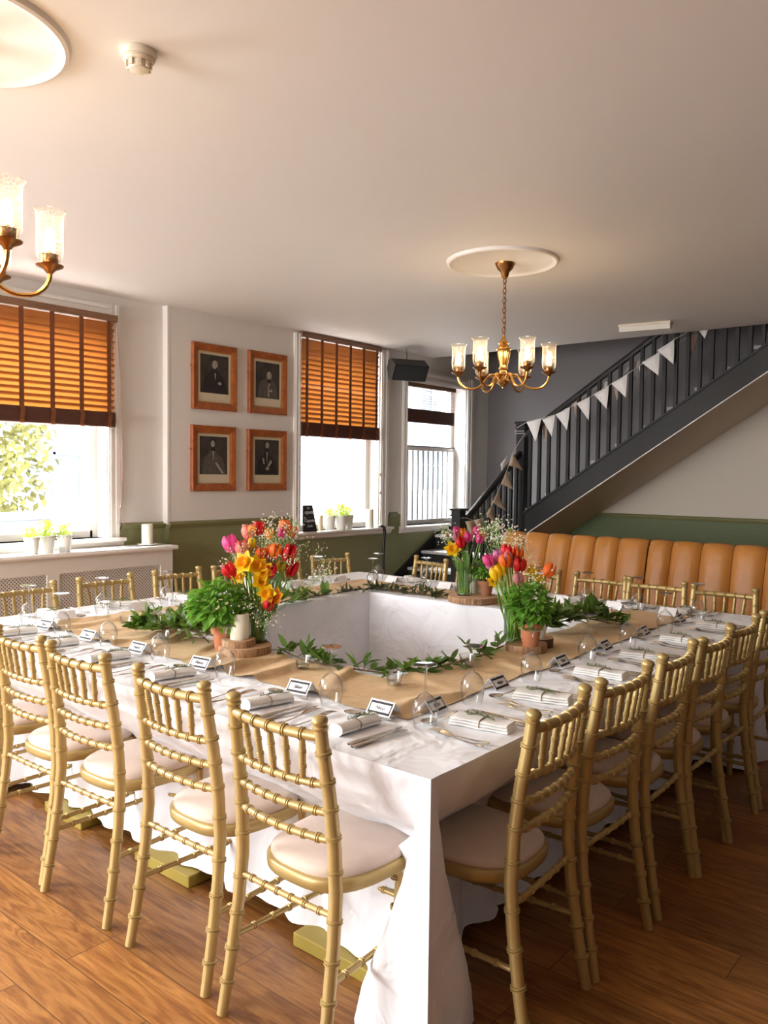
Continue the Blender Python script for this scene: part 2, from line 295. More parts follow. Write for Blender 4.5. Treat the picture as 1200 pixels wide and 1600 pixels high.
# ------------------------------------------------------------------ mesh helper
class MB:
    def __init__(s): s.v = []; s.f = []; s.m = []; s.mi = 0
    def add(s, vs, fs):
        o = len(s.v); s.v += [tuple(v) for v in vs]
        for f in fs: s.f.append(tuple(i + o for i in f)); s.m.append(s.mi)
        return s
    def box(s, c, d, rot=None):
        x, y, z = d[0]/2, d[1]/2, d[2]/2
        vs = [Vector((a*x, b*y, e*z)) for e in (-1, 1) for b in (-1, 1) for a in (-1, 1)]
        if rot is not None: vs = [rot @ v for v in vs]
        vs = [v + Vector(c) for v in vs]
        return s.add(vs, [(0, 2, 3, 1), (4, 5, 7, 6), (0, 1, 5, 4), (2, 6, 7, 3), (0, 4, 6, 2), (1, 3, 7, 5)])
    def bx(s, a, b):
        return s.box([(a[i]+b[i])/2 for i in range(3)], [abs(b[i]-a[i]) for i in range(3)])
    def lathe(s, prof, c=(0, 0, 0), seg=16, rot=None, cap=True):
        """prof = [(r, z)...]"""
        vs = []; fs = []; n = len(prof)
        for r, z in prof:
            for k in range(seg):
                a = 2*pi*k/seg; v = Vector((r*cos(a), r*sin(a), z))
                if rot is not None: v = rot @ v
                vs.append(v + Vector(c))
        for i in range(n-1):
            for k in range(seg):
                a, b = i*seg + k, i*seg + (k+1) % seg
                fs.append((a, b, b+seg, a+seg))
        if cap:
            if prof[0][0] > 1e-4: fs.append(tuple(reversed(range(seg))))
            if prof[-1][0] > 1e-4: fs.append(tuple(range((n-1)*seg, n*seg)))
        return s.add(vs, fs)
    def tube(s, pts, r, seg=8, cap=True):
        pts = [Vector(p) for p in pts]; n = len(pts)
        rs = r if isinstance(r, (list, tuple)) else [r]*n
        t0 = (pts[1]-pts[0]).normalized()
        u = t0.cross(Vector((0, 0, 1)));
        if u.length < .05: u = t0.cross(Vector((0, 1, 0)))
        u.normalize(); vs = []; fs = []
        for i in range(n):
            t = (pts[min(i+1, n-1)] - pts[max(i-1, 0)])
            if t.length < 1e-9: t = t0
            t.normalize(); u = (u - t*u.dot(t)); u.normalize(); w = t.cross(u)
            for k in range(seg):
                a = 2*pi*k/seg; vs.append(pts[i] + (u*cos(a) + w*sin(a))*rs[i])
        for i in range(n-1):
            for k in range(seg):
                a, b = i*seg+k, i*seg+(k+1) % seg
                fs.append((a, b, b+seg, a+seg))
        if cap: fs += [tuple(reversed(range(seg))), tuple(range((n-1)*seg, n*seg))]
        return s.add(vs, fs)
    def rings(s, a, b, r, ts, rr, w=.004, seg=10):
        """small double ring beads across a rod from a to b at fractions ts"""
        a, b = Vector(a), Vector(b); d = (b-a).normalized()
        for t in ts:
            p = a.lerp(b, t)
            for o in (-w*1.15, w*1.15):
                q = p + d*o
                s.tube([q-d*w, q-d*w*.4, q+d*w*.4, q+d*w], [r, rr, rr, r], seg, False)
        return s
    def prism(s, poly, fn, h0, h1):
        """poly 2d points, fn(x,y,h)->3d"""
        n = len(poly); vs = [fn(x, y, h0) for x, y in poly] + [fn(x, y, h1) for x, y in poly]
        fs = [tuple(reversed(range(n))), tuple(range(n, 2*n))] + [(i, (i+1) % n, (i+1) % n+n, i+n) for i in range(n)]
        return s.add(vs, fs)
    def grid(s, rows):
        n = len(rows[0]); vs = [p for r in rows for p in r]
        fs = [(i*n+j, i*n+j+1, (i+1)*n+j+1, (i+1)*n+j) for i in range(len(rows)-1) for j in range(n-1)]
        return s.add(vs, fs)
    def blob(s, c, r, sub=0):
        """small octahedral bloom"""
        c = Vector(c); vs = [c+Vector(d)*r for d in ((1, 0, 0), (-1, 0, 0), (0, 1, 0), (0, -1, 0), (0, 0, 1), (0, 0, -1))]
        return s.add(vs, [(0, 2, 4), (2, 1, 4), (1, 3, 4), (3, 0, 4), (2, 0, 5), (1, 2, 5), (3, 1, 5), (0, 3, 5)])
    def leaf(s, base, d, nrm, ln, wd, curl=.2, fold=.25, n=4):
        base, d, nrm = Vector(base), Vector(d).normalized(), Vector(nrm)
        sd = d.cross(nrm)
        if sd.length < .01: sd = d.cross(Vector((1, .3, .2)))
        sd.normalize(); nrm = sd.cross(d)
        rows = []
        for i in range(n+1):
            t = i/n; w = wd*.5*(sin(pi*min(1, t**.8))**.8 if 0 < t < 1 else .03)
            c = base + d*ln*t - nrm*ln*curl*t*t
            rows.append([c - sd*w + nrm*w*fold, c, c + sd*w + nrm*w*fold])
        return s.grid(rows)
    def build(s, name, m, parent=None, loc=None, rotz=0, smooth=True, ang=40, label=None, kind=None, bevel=0):
        me = bpy.data.meshes.new(name); me.from_pydata(s.v, [], s.f); me.update()
        ms = m if isinstance(m, list) else [m]
        for x in ms: me.materials.append(M[x] if isinstance(x, str) else x)
        if len(ms) > 1:
            for i, p in enumerate(me.polygons): p.material_index = s.m[i]
        if smooth:
            me.shade_smooth(); me.set_sharp_from_angle(angle=radians(ang))
        o = bpy.data.objects.new(name, me); COL.objects.link(o)
        if parent is not None: o.parent = parent
        if loc is not None: o.location = loc
        if rotz: o.rotation_euler.z = rotz
        if label: o['label'] = label
        if kind: o['kind'] = kind
        if bevel:
            md = o.modifiers.new('edge', 'BEVEL'); md.width = bevel; md.segments = 2; md.limit_method = 'ANGLE'
        return o
def empty(name, loc=(0, 0, 0), rotz=0, label=None, cat=None, group=None):
    o = bpy.data.objects.new(name, None); COL.objects.link(o); o.empty_display_size = .05
    o.location = loc; o.rotation_euler.z = rotz
    tag(o, label, cat, group); return o
def tag(o, label=None, cat=None, group=None, kind=None):
    if label: o['label'] = label
    if cat: o['category'] = cat
    if group: o['group'] = group
    if kind: o['kind'] = kind
    return o
def kids(o): return KID.get(o.name, [])
def copy_tree(o, parent=None):
    c = o.copy(); COL.objects.link(c)
    if parent is not None: c.parent = parent
    for ch in list(o.children): copy_tree(ch, c)
    return c
class Proto:
    """first use hands out the original, later uses copy it with its parts"""
    def __init__(s, o): s.o = o; s.used = False; s.ch = None
    def get(s, loc, rotz, label, group=None):
        if not s.used: s.used = True; o = s.o
        else: o = copy_tree(s.o)
        o.location = loc; o.rotation_euler = (0, 0, rotz); o['label'] = label
        if group: o['group'] = group
        return o
def struct(mb, name, m, **k):
    o = mb.build(name, m, **k); o['kind'] = 'structure'; return o
def text_mesh(name, s, size, m, parent, loc, rot, thick=.0005, align='CENTER', shear=0):
    cu = bpy.data.curves.new(name, 'FONT'); cu.body = s; cu.size = size; cu.align_x = align; cu.align_y = 'CENTER'; cu.extrude = thick; cu.shear = shear; cu.resolution_u = 3
    t = bpy.data.objects.new(name + '_tmp', cu)
    me = bpy.data.meshes.new_from_object(t); bpy.data.objects.remove(t); bpy.data.curves.remove(cu)
    me.materials.clear(); me.materials.append(M[m])
    o = bpy.data.objects.new(name, me); COL.objects.link(o); o.parent = parent; o.location = loc; o.rotation_euler = rot
    return o

# ------------------------------------------------------------------ room shell
struct(MB().bx((-5, -4.2, -.1), (XB+.2, 4.8, 0)), 'floor', 'floor', smooth=False)
struct(MB().bx((-5, -4.2, CEIL), (XC, YA+.3, CEIL+.25)), 'ceiling', 'ceil', smooth=False)
struct(MB().bx((XC-.2, -4.2, 5.2), (XB+.2, YA+.3, 5.3)), 'ceiling_stairwell', 'dark', smooth=False)
struct(MB().bx((XC-.1, -4.2, CEIL+.25), (XC, YA+.3, 5.2)), 'wall_upper', 'dark', smooth=False)
# window openings (x0, x1, z0, z1)
W0 = (-2.9, -1.1, 1.0, 2.66); W1 = (.02, 1.84, 1.0, 2.66); W2 = (3.79, 4.96, .955, 2.80); W3 = (5.40, 6.56, .945, 2.53)
wl = MB()
def wall_seg(x0, x1, y, z1, op):
    a, b, c, d = op; yo = YA + .30
    wl.bx((x0, y, 0), (a, yo, z1)); wl.bx((b, y, 0), (x1, yo, z1))
    wl.bx((a, y, 0), (b, yo, c)); wl.bx((a, y, d), (b, yo, z1))
wall_seg(-5, -1, YA, CEIL, W0); wall_seg(-1, 2.35, YA, CEIL, W1)
wall_seg(2.35, 5.15, YW, CEIL, W2); wall_seg(5.15, XB+.2, YW, CEIL, W3); wl.bx((XC, YW, CEIL), (XB+.2, YA+.3, 5.2))
struct(wl, 'wall_left', 'wall', smooth=False)
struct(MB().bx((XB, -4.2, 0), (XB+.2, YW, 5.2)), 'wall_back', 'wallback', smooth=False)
struct(MB().bx((-5, -4.4, 0), (XB+.2, -4.2, 5.2)), 'wall_right', 'dark', smooth=False)
wn = MB()   # wall behind the camera, with an added opening for fill light
wn.bx((-5.2, -4.4, 0), (-5, 1.2, CEIL)); wn.bx((-5.2, 3.9, 0), (-5, YA+.3, CEIL)); wn.bx((-5.2, 1.2, 0), (-5, 3.9, .7)); wn.bx((-5.2, 1.2, 2.5), (-5, 3.9, CEIL))
struct(wn, 'wall_near', 'wall', smooth=False)
# dado rail and skirting
def rail(name, a, b, axis, y, m='greenrail', z=1.055):
    mb = MB(); prof = [(0, 0), (.010, 0), (.014, .012), (.022, .022), (.022, .034), (.014, .042), (.006, .05), (0, .05)]
    if axis == 'x': mb.prism(prof, lambda p, q, h: (h, y - p, z + q), a, b)
    else: mb.prism(prof, lambda p, q, h: (y - p, h, z + q), a, b)
    return struct(mb, name, m)
rail('trim_1', 1.95, 2.35, 'x', YA); rail('trim_2', 2.35, 3.66, 'x', YW); rail('trim_3', 5.13, 5.26, 'x', YW); rail('trim_4', -4.2, 3.15, 'y', XB)
struct(MB().prism([(0, 0), (.018, 0), (.018, .11), (.006, .13), (0, .13)], lambda p, q, h: (h, YW-p, q), 2.36, 4.7), 'baseboard_left', 'white')
struct(MB().prism([(0, 0), (.018, 0), (.018, .11), (.006, .13), (0, .13)], lambda p, q, h: (XB-p, h, q), -4.2, 2.9), 'baseboard_back', 'white')
# white corner bead on the step in the wall
struct(MB().bx((2.332, YW-.004, 1.09), (2.352, YA, CEIL)), 'trim_5', 'white', smooth=False)

def window(n, op, yf, meet, cas_l=.085, cas_r=.085, head=True, sill=True, sill_ext=(.09, .12), head_z=None, sash=True):
    a, b, c, d = op
    root = MB()
    ys = yf + .13                        # sash plane, set back in the reveal
    # moulded casing on the room face
    def cas(x0, x1, z0, z1):
        root.bx((x0, yf-.022, z0), (x1, yf+.01, z1))
        if x1-x0 < .2:
            w = x1-x0; root.bx((x0+w*.15, yf-.030, z0), (x0+w*.32, yf-.02, z1)); root.bx((x0+w*.62, yf-.034, z0), (x0+w*.9, yf-.02, z1))
        else:
            h = z1-z0; root.bx((x0, yf-.030, z0+h*.15), (x1, yf-.02, z0+h*.32)); root.bx((x0, yf-.034, z0+h*.62), (x1, yf-.02, z0+h*.9))
    top = (d + cas_r) if head else min(CEIL-.004, d)
    cas(a-cas_l, a, c, top); cas(b, b+cas_r, c, top)
    if head: cas(a, b, d, d+cas_r)
    # reveal linings
    for x0, x1 in ((a, a+.012), (b-.012, b)): root.bx((x0, yf, c), (x1, YA+.3, d))
    root.bx((a, yf, d-.012), (b, YA+.3, d))
    o = struct(root, 'window_%d' % n, 'white', smooth=False)
    fr = MB()
    s = .05
    for z0, z1, yy in ((c, meet+.03, ys), (meet-.01, d, ys+.045)):
        fr.bx((a, yy, z0), (a+s+.02, yy+.04, z1)); fr.bx((b-s-.02, yy, z0), (b, yy+.04, z1))
        fr.bx((a+s, yy, z0), (b-s, yy+.04, z0+s)); fr.bx((a+s, yy, z1-s*.8), (b-s, yy+.04, z1))
    fr.build('window_sash', 'white', o, smooth=False)
    MB().bx((a+s, ys+.02, c+s), (b-s, ys+.023, meet)).build('glass_pane', 'pane', o, smooth=False)
    MB().bx((a+s, ys+.065, meet), (b-s, ys+.068, d-s)).build('glass_pane', 'pane', o, smooth=False)
    if sill:
        x0, x1 = a-sill_ext[0], b+sill_ext[1]; sl = MB()
        prof = [(YA+.3, c), (yf-.055, c), (yf-.068, c-.008), (yf-.068, c-.024), (yf-.055, c-.032), (yf-.035, c-.036), (yf-.030, c-.055), (yf-.012, c-.075), (yf-.002, c-.075), (yf-.002, c-.001), (YA+.3, c-.001)]
        sl.prism(prof, lambda p, q, h: (h, p, q), x0, x1)
        sl.build('window_sill', 'white', o, ang=50)
    return o
window(0, W0, YA, 1.85); window(1, W1, YA, 1.85, cas_l=.09, cas_r=.09)
window(2, W2, YW, 1.95, cas_l=.075, cas_r=.12, head=False, sill_ext=(.12, .18))
window(3, W3, YW, 1.79, cas_l=.07, cas_r=.11, sill_ext=(.10, .12))

# ------------------------------------------------------------------ outside
MBo = MB().bx((-30, YA+.35, -.35), (60, 60, -.3))
struct(MBo, 'ground_street', 'road', smooth=False)
def house(x0, x1, y0, z1, m, wins, name, label, panes=True):
    r = empty(name, ((x0+x1)/2, y0+3, -.3), 0, label, 'building')
    def P(mb, nm, mt): 
        o = mb.build(nm, mt, r, smooth=False); o.location = (-(x0+x1)/2, -y0-3, .3); return o
    P(MB().bx((x0, y0, -.3), (x1, y0+6, z1)), 'wall', m)
    P(MB().bx((x0, y0-.15, z1), (x1, y0+6, z1+.25)), 'roof', 'render')
    for (a, c, w, h) in wins:
        f = MB()
        f.bx((a-.12, y0-.06, c-.1), (a+w+.12, y0-.001, c)); f.bx((a-.08, y0-.05, c), (a, y0-.001, c+h)); f.bx((a+w, y0-.05, c), (a+w+.08, y0-.001, c+h)); f.bx((a-.08, y0-.05, c+h), (a+w+.08, y0-.001, c+h+.1))
        f.bx((a+w/2-.03, y0-.045, c), (a+w/2+.03, y0-.003, c+h)); f.bx((a, y0-.045, c+h/2-.03), (a+w, y0-.003, c+h/2+.03))
        wf = P(f, 'window_frame', 'render')
        g = MB().bx((a, y0-.02, c), (a+w, y0-.002, c+h)).build('pane', 'outglass', wf, smooth=False)
    return r
house(5.0, 10.6, 14.0, 7.5, 'render', [(6.0, 1.0, 1.1, 1.7), (8.4, 1.0, 1.1, 1.7), (6.0, 4.0, 1.1, 1.6), (8.4, 4.0, 1.1, 1.6)], 'terraced_house', 'pale rendered house across the street, seen through the leftmost window')
house(11.0, 14.15, 14.0, 7.0, 'render', [(12.2, .9, 1.3, 1.7), (12.2, 3.9, 1.3, 1.6)], 'terraced_house', 'pale rendered house with a white paned window, seen through the middle window')
house(14.16, 15.2, 14.0, 7.5, 'brick', [], 'brick_pier', 'narrow pale brick end wall seen through the middle window')
house(16.0, 26.0, 16.0, 6.0, 'render', [(18.0, 1.0, 1.2, 1.7), (21.0, 1.0, 1.2, 1.7), (24, 1.0, 1.2, 1.7), (18, 3.6, 1.2, 1.4), (21, 3.6, 1.2, 1.4), (24, 3.6, 1.2, 1.4)], 'terraced_house', 'white house with rows of windows behind the barred window by the stairs')
# hedge / tree seen at the far left
tr = empty('street_tree', (3.4, 10.5, -.3), 0, 'pale yellow-green tree beyond the leftmost window', 'tree')
mb = MB(); rr = random.Random(5)
for i in range(2600):
    a, b_ = rr.uniform(0, 2*pi), rr.uniform(-1, 1); q = rr.uniform(.5, 1)
    c = Vector((cos(a)*1.25*q*math.sqrt(1-b_*b_), sin(a)*1.1*q*math.sqrt(1-b_*b_), 2.5+b_*2.1*q))
    d = Vector((rr.uniform(-1, 1), rr.uniform(-1, 1), rr.uniform(-1, .6)))
    mb.leaf(c, d, Vector((rr.uniform(-1, 1), rr.uniform(-1, 1), 1)), .16, .09, n=2)
mb.build('foliage', 'hedge', tr); MB().tube([(0, 0, 0), (.05, 0, 1), (0, .05, 2.2)], [.12, .1, .06]).build('trunk', 'twig', tr)
pl = empty('street_planter', (2.35, 7.2, -.3), 0, 'grey box planter on the pavement outside the leftmost window', 'planter')
MB().bx((-.42, -.2, 0), (.42, .2, 1.30)).build('box', 'planter', pl, smooth=False); MB().bx((-.45, -.23, 1.30), (.45, .23, 1.36)).build('rim', 'outglass', pl, smooth=False)

# ------------------------------------------------------------------ blinds
def blind(label, x0, x1, y, ztop, zstack, zbot, n, ntape, tilt, cord_x=None, open_=False, seed=1):
    o = empty('venetian_blind', ((x0+x1)/2, y, ztop), 0, label, 'blind')
    w = x1-x0; X = w/2; rr = random.Random(seed)
    MB().bx((-X-.005, -.035, -.05), (X+.02, .03, 0)).build('headrail', 'headrail', o, bevel=.003)
    mb = MB(); H = ztop-.06-zstack
    for i in range(n):
        z = -.06 - H*(i+.5)/n; t = tilt + rr.uniform(-.05, .05) if not open_ else tilt
        sw = H/n*1.28
        if not open_ and n > 14 and i == n*5//9 and x0 > 3: t *= .72
        rows = []
        for j in range(4):
            q = (j/3-.5); yy = q*sw*cos(t); zz = q*sw*sin(t) + .002*(1-4*q*q)
            rows.append([(-X + rr.uniform(-.006, .006), yy, z+zz), (X+rr.uniform(-.006, .006), yy, z+zz+rr.uniform(-.0015, .0015))])
        mb.grid(rows)
    mb.build('slats', 'slat' if not open_ else 'stack', o)
    mb = MB(); k = max(5, int((zstack-zbot)/.011))
    for i in range(k):
        z = -(ztop-zstack) - (i+.5)*(zstack-zbot)/k
        mb.bx((-X, -.026+rr.uniform(-.002, .002), z-.0045), (X, .026, z+.0045))
    mb.bx((-X, -.02, -(ztop-zbot)), (X, .02, -(ztop-zstack)))
    mb.build('stacked_slats', 'stack', o, smooth=False)
    for i in range(ntape):
        if open_ : tx = -X+w*(i+.5)/ntape
        else: tx = -X + .055 + (w-.11)*i/(ntape-1)
        tp = MB(); tw = .017 if not open_ else .003
        tp.bx((tx-tw, -.033, -(ztop-zstack)), (tx+tw, -.031, -.05))
        if not open_:
            pts = [(tx, -.033, -(ztop-zstack)), (tx+.004, -.045, -(ztop-zstack)-.03), (tx, -.032, -(ztop-zbot)+.02), (tx+.003, -.036, -(ztop-zbot)-.006)]
            tp.grid([[(p[0]-tw, p[1], p[2]), (p[0]+tw, p[1], p[2])] for p in pts])
        tp.build('ladder_tape', 'tape', o, smooth=False)
    if cord_x is not None:
        cx = cord_x - (x0+x1)/2
        c = MB(); L0 = -(ztop-1.12)
        for dx in (0, .008, .014):
            c.tube([(cx+dx*.3-.02, -.045, -.05), (cx+dx, -.05, L0*.4), (cx+dx*1.5, -.05, L0*.75), (cx+dx*.6, -.052, L0+.12)], .0016, 5)
        kn = L0+.12
        c.lathe([(0, -.02), (.007, -.008), (.008, .006), (0, .018)], (cx+.004, -.052, kn), 8)
        for dx in (-.03, -.01, .015, .035): c.tube([(cx, -.052, kn), (cx+dx*.6, -.055, kn-.05), (cx+dx, -.05, kn-.14)], .0015, 5)
        c.build('pull_cord', 'pink_cord', o)
    return o
b1 = blind('wide orange-brown wooden venetian blind, half lowered over the leftmost window', -.02, 1.862, YA-.05, 2.665, 1.945, 1.835, 15, 9, -1.08, 1.885, seed=1)
b2 = blind('orange-brown wooden venetian blind, half lowered over the middle window', 3.785, 4.90, YW-.02, 2.815, 1.985, 1.855, 17, 6, -1.08, seed=2)
b3 = blind('narrow dark brown blind with open slats on the window by the stairs', 5.42, 6.36, YW+.06, 2.525, 2.235, 2.085, 8, 3, .0, open_=True, seed=3)
# cords with acorns beside the middle window
cd = MB(); cd.tube([(4.93, YW-.03, 2.76), (4.935, YW-.035, 1.9), (4.93, YW-.035, 1.2)], .0018, 5)
cd.lathe([(0, -.022), (.009, -.012), (.011, .005), (.004, .02), (0, .024)], (4.934, YW-.035, 1.50), 8); cd.lathe([(0, -.018), (.014, -.006), (.008, .01), (0, .016)], (4.934, YW-.035, 1.315), 8)
tag(cd.build('blind_cord', 'pink_cord'), 'thin cord with two toggles hanging at the right of the middle window', 'cord')
# security bars outside the stair window
sb = empty('window_bars', (5.98, YW+.16, .95), 0, 'grey upright bars under a rail across the lower half of the stair window', 'bars')
MB().bx((-.56, -.02, .84), (.56, .02, .885)).build('top_rail', 'bars', sb, smooth=False)
for i in range(12):
    MB().bx((-.53+i*.096-.007, -.008, .03), (-.53+i*.096+.007, .008, .86)).build('bar', 'bars', sb, smooth=False)
MB().bx((-.56, -.015, .02), (.56, .015, .045)).build('bottom_rail', 'bars', sb, smooth=False)

# ------------------------------------------------------------------ radiator cover
rc = empty('radiator_cover', (1.0, YW, 0), 0, 'cream panelled radiator cover with diamond lattice panels under the leftmost window', 'radiator cover')
def RC(mb, nm, m, **k):
    o = mb.build(nm, m, rc, **k); o.location = (-1.0, -YW, 0); return o
yf = 4.15
RC(MB().prism([(yf-.028, .905), (yf-.034, .918), (yf-.028, .935), (YA-.002, .935), (YA-.002, .905)], lambda p, q, h: (h, p, q), -1.0, 2.27), 'top_shelf', 'white')
mb = MB(); mb.bx((-1, yf, .79), (2.24, yf+.018, .905)); mb.bx((-1, yf, 0), (2.24, yf+.018, .12))
for x0, x1 in ((-1, -.86), (-.0, .1), (1.22, 1.31), (2.13, 2.24)): mb.bx((x0, yf, .12), (x1, yf+.018, .79))
mb.bx((2.222, yf+.018, 0), (2.24, YA-.003, .905))
RC(mb, 'frame', 'whitecover', smooth=False)
for x0, x1 in ((-.86, 0), (.1, 1.22), (1.31, 2.13)): RC(MB().bx((x0, yf+.008, .12), (x1, yf+.010, .79)), 'lattice_panel', 'lattice', smooth=False)
RC(MB().bx((-.95, yf+.12, .1), (2.15, yf+.2, .85)), 'radiator', 'cavity', smooth=False)

# ------------------------------------------------------------------ pictures
def picture(label, x, z, w, h, v):
    o = empty('framed_engraving', (x, YW-.002, z), 0, label, 'picture', 'framed portrait engravings')
    fw = .062; X, Z = w/2, h/2
    mb = MB()
    prof = [(0, 0), (0, .022), (.008, .030), (fw-.016, .024), (fw-.006, .016), (fw, .012), (fw, 0)]
    for (p0, p1, inn) in (((-X, -Z), (X, -Z), (0, 1)), ((X, -Z), (X, Z), (-1, 0)), ((X, Z), (-X, Z), (0, -1)), ((-X, Z), (-X, -Z), (1, 0))):
        rows = []
        d = Vector((p1[0]-p0[0], p1[1]-p0[1])).normalized()
        for q, dep in prof:
            a = (p0[0]+d.x*q+inn[0]*q, p0[1]+d.y*q+inn[1]*q); b = (p1[0]-d.x*q+inn[0]*q, p1[1]-d.y*q+inn[1]*q)
            rows.append([(a[0], -dep, a[1]), (b[0], -dep, b[1])])
        mb.grid(rows)
    mb.build('frame', 'frame', o, ang=30)
    ix, iz = X-fw, Z-fw
    g = MB()
    for a, b in (((-ix, -iz), (ix, -iz+.007)), ((-ix, iz-.007), (ix, iz)), ((-ix, -iz), (-ix+.007, iz)), ((ix-.007, -iz), (ix, iz))): g.bx((a[0], -.013, a[1]), (b[0], -.009, b[1]))
    g.build('gilt_slip', 'gilt', o, smooth=False)
    MB().bx((-ix, -.008, -iz), (ix, -.004, iz)).build('paper', 'mount', o, smooth=False)
    pw, pz0, pz1 = ix-.026, -iz+.078, iz-.026
    pr = MB().bx((-pw, -.0095, pz0), (pw, -.0078, pz1)).build('print', 'print', o, smooth=False)
    H = pz1-pz0
    def shape(pts, nm, m, y):
        MB().prism([(px*pw, pz0+pz_*H) for px, pz_ in pts], lambda p, q, hh: (p, hh, q), y, y-.0006).build(nm, m, pr, smooth=False)
    def ell(cx, cz, rx, rz, n=18, a0=0, a1=2*pi): return [(cx+rx*cos(a0+(a1-a0)*k/n), cz+rz*sin(a0+(a1-a0)*k/n)) for k in range(n)]
    hx = v['hx']; hz = v['hz']
    shape([(-.85, 0), (.9, 0), (.82, .22), (.62, .42), (.28+hx, .56), (hx+.14, .64), (hx-.16, .64), (-.3+hx, .55), (-.66, .44), (-.8, .24)], 'coat', 'engblack' if v['dark'] else 'engmid', -.0096)
    shape([(hx-.13, hz-.2), (hx+.15, hz-.2), (hx+.13, hz-.04), (hx-.12, hz-.04)], 'collar', 'engblack', -.0103)
    shape(ell(hx, hz+.01, .20, .115), 'hair', v['hair'], -.0103)
    shape(ell(hx+v['fx'], hz-.012, .15, .088), 'face', 'englight', -.0110)
    shape([(hx-.04, hz-.21), (hx+.08, hz-.21), (hx+.02, .33)], 'cravat', 'englight', -.0104)
    for pts in v['lights']: shape(pts, 'highlight', 'englight', -.0112)
    MB().lathe([(0, 0), (.007, .002), (.009, .01), (0, .014)], (-X, -.012, Z*.28), 8, rot=Matrix.Rotation(-pi/2, 3, 'Y')).build('side_screw', 'brassdark', o)
    return o
E_ = lambda cx, cz, rx, rz: [(cx+rx*cos(2*pi*k/10), cz+rz*sin(2*pi*k/10)) for k in range(10)]
picture('upper left framed engraving: grey-haired figure in dark coat with folded arms', 2.795, 2.297, .47, .545, dict(hx=.02, hz=.74, fx=-.05, dark=True, hair='englight', lights=[E_(.36, .27, .13, .04)]))
picture('upper right framed engraving: small pale head against cloudy sky, silvery waistcoat', 3.388, 2.302, .455, .545, dict(hx=.12, hz=.63, fx=-.04, dark=False, hair='englight', lights=[[(.0, .05), (.12, .05), (.1, .38), (.04, .38)], E_(.25, .22, .16, .03)]))
picture('lower left framed engraving: dark-haired figure in braided uniform with sash', 2.787, 1.62, .464, .545, dict(hx=-.05, hz=.82, fx=-.02, dark=False, hair='engblack', lights=[[(.1, .3), (.2, .33), (.75, .03), (.6, .02)]]))
picture('lower right framed engraving: figure in dark uniform with pale lapels', 3.384, 1.618, .46, .54, dict(hx=-.03, hz=.86, fx=.04, dark=True, hair='engblack', lights=[[(-.4, .5), (-.25, .46), (-.2, .3), (-.33, .33)], [(.3, .44), (.42, .36), (.1, .2), (.05, .28)], E_(.02, .18, .15, .05)]))

# ------------------------------------------------------------------ ceiling fittings
def rose(label, x, y, r, g='ceiling roses'):
    mb = MB(); prof = [(0, -.006), (r-.05, -.006), (r-.035, -.012), (r-.018, -.020), (r-.006, -.016), (r, 0)]
    mb.lathe(prof, (0, 0, 0), 64, cap=False)
    o = mb.build('ceiling_rose', 'ceil', loc=(x, y, CEIL)); tag(o, label, 'ceiling rose')
rose('round plaster ceiling rose above the hanging chandelier in the middle', 2.79, 1.55, .345); rose('round plaster ceiling rose cut by the top left corner', -.485, 1.475, .345)
sd = empty('smoke_detector', (-.055, 1.135, CEIL), 0, 'round ivory smoke detector on the ceiling', 'smoke detector')
MB().lathe([(.052, 0), (.055, -.012), (.052, -.022), (.040, -.024)], seg=32, cap=False).build('base', 'plastic', sd)
MB().lathe([(.045, -.020), (.048, -.030), (.044, -.036), (.03, -.038)], seg=32, cap=False).build('rim', 'plastic', sd)
mb = MB()
for k in range(9): a = k*2*pi/9; mb.box((cos(a)*.038, sin(a)*.038, -.045), (.006, .010, .020), Matrix.Rotation(a, 3, 'Z'))
mb.build('vent_ribs', 'plastic', sd, smooth=False)
MB().lathe([(.034, -.024), (.034, -.052), (.030, -.058), (.012, -.062), (0, -.062)], seg=28).build('sensor_cap', 'plastic', sd)
el = empty('emergency_light', (5.27, 1.65, CEIL), radians(90+8), 'long white bulkhead light on the ceiling above the stairs', 'light fitting')
MB().bx((-.22, -.05, -.022), (.22, .05, 0)).build('base', 'plastic', el, bevel=.004)
MB().prism([(-.045, -.022), (-.034, -.062), (.034, -.062), (.045, -.022)], lambda p, q, h: (h, p, q), -.212, .212).build('diffuser', 'diff', el, ang=20)

def speaker():
    o = empty('wall_speaker', (5.13, 4.13, 2.60), radians(-28), 'black wedge-shaped loudspeaker hung from the ceiling by the middle window', 'loudspeaker')
    rt = Matrix.Rotation(radians(28), 3, 'X')
    prof = [(-.105, -.09), (.0, -.12), (.09, -.03), (.09, .06), (.02, .10), (-.12, .085)]
    mb = MB(); mb.prism(prof, lambda p, q, h: tuple(rt @ Vector((h, p, q))), -.19, .19); mb.build('cabinet', 'black', o, smooth=False, bevel=.006)
    MB().prism([(-.110, -.085), (-.123, .078), (-.128, .078), (-.115, -.085)], lambda p, q, h: tuple(rt @ Vector((h, p, q))), -.178, .178).build('grille', 'grille', o, smooth=False)
    MB().tube([(.0, .02, .07), (.012, .03, .13), (0, .02, .17), (.0, .02, .218)], .004, 6).build('hanging_wire', 'black', o)
speaker()

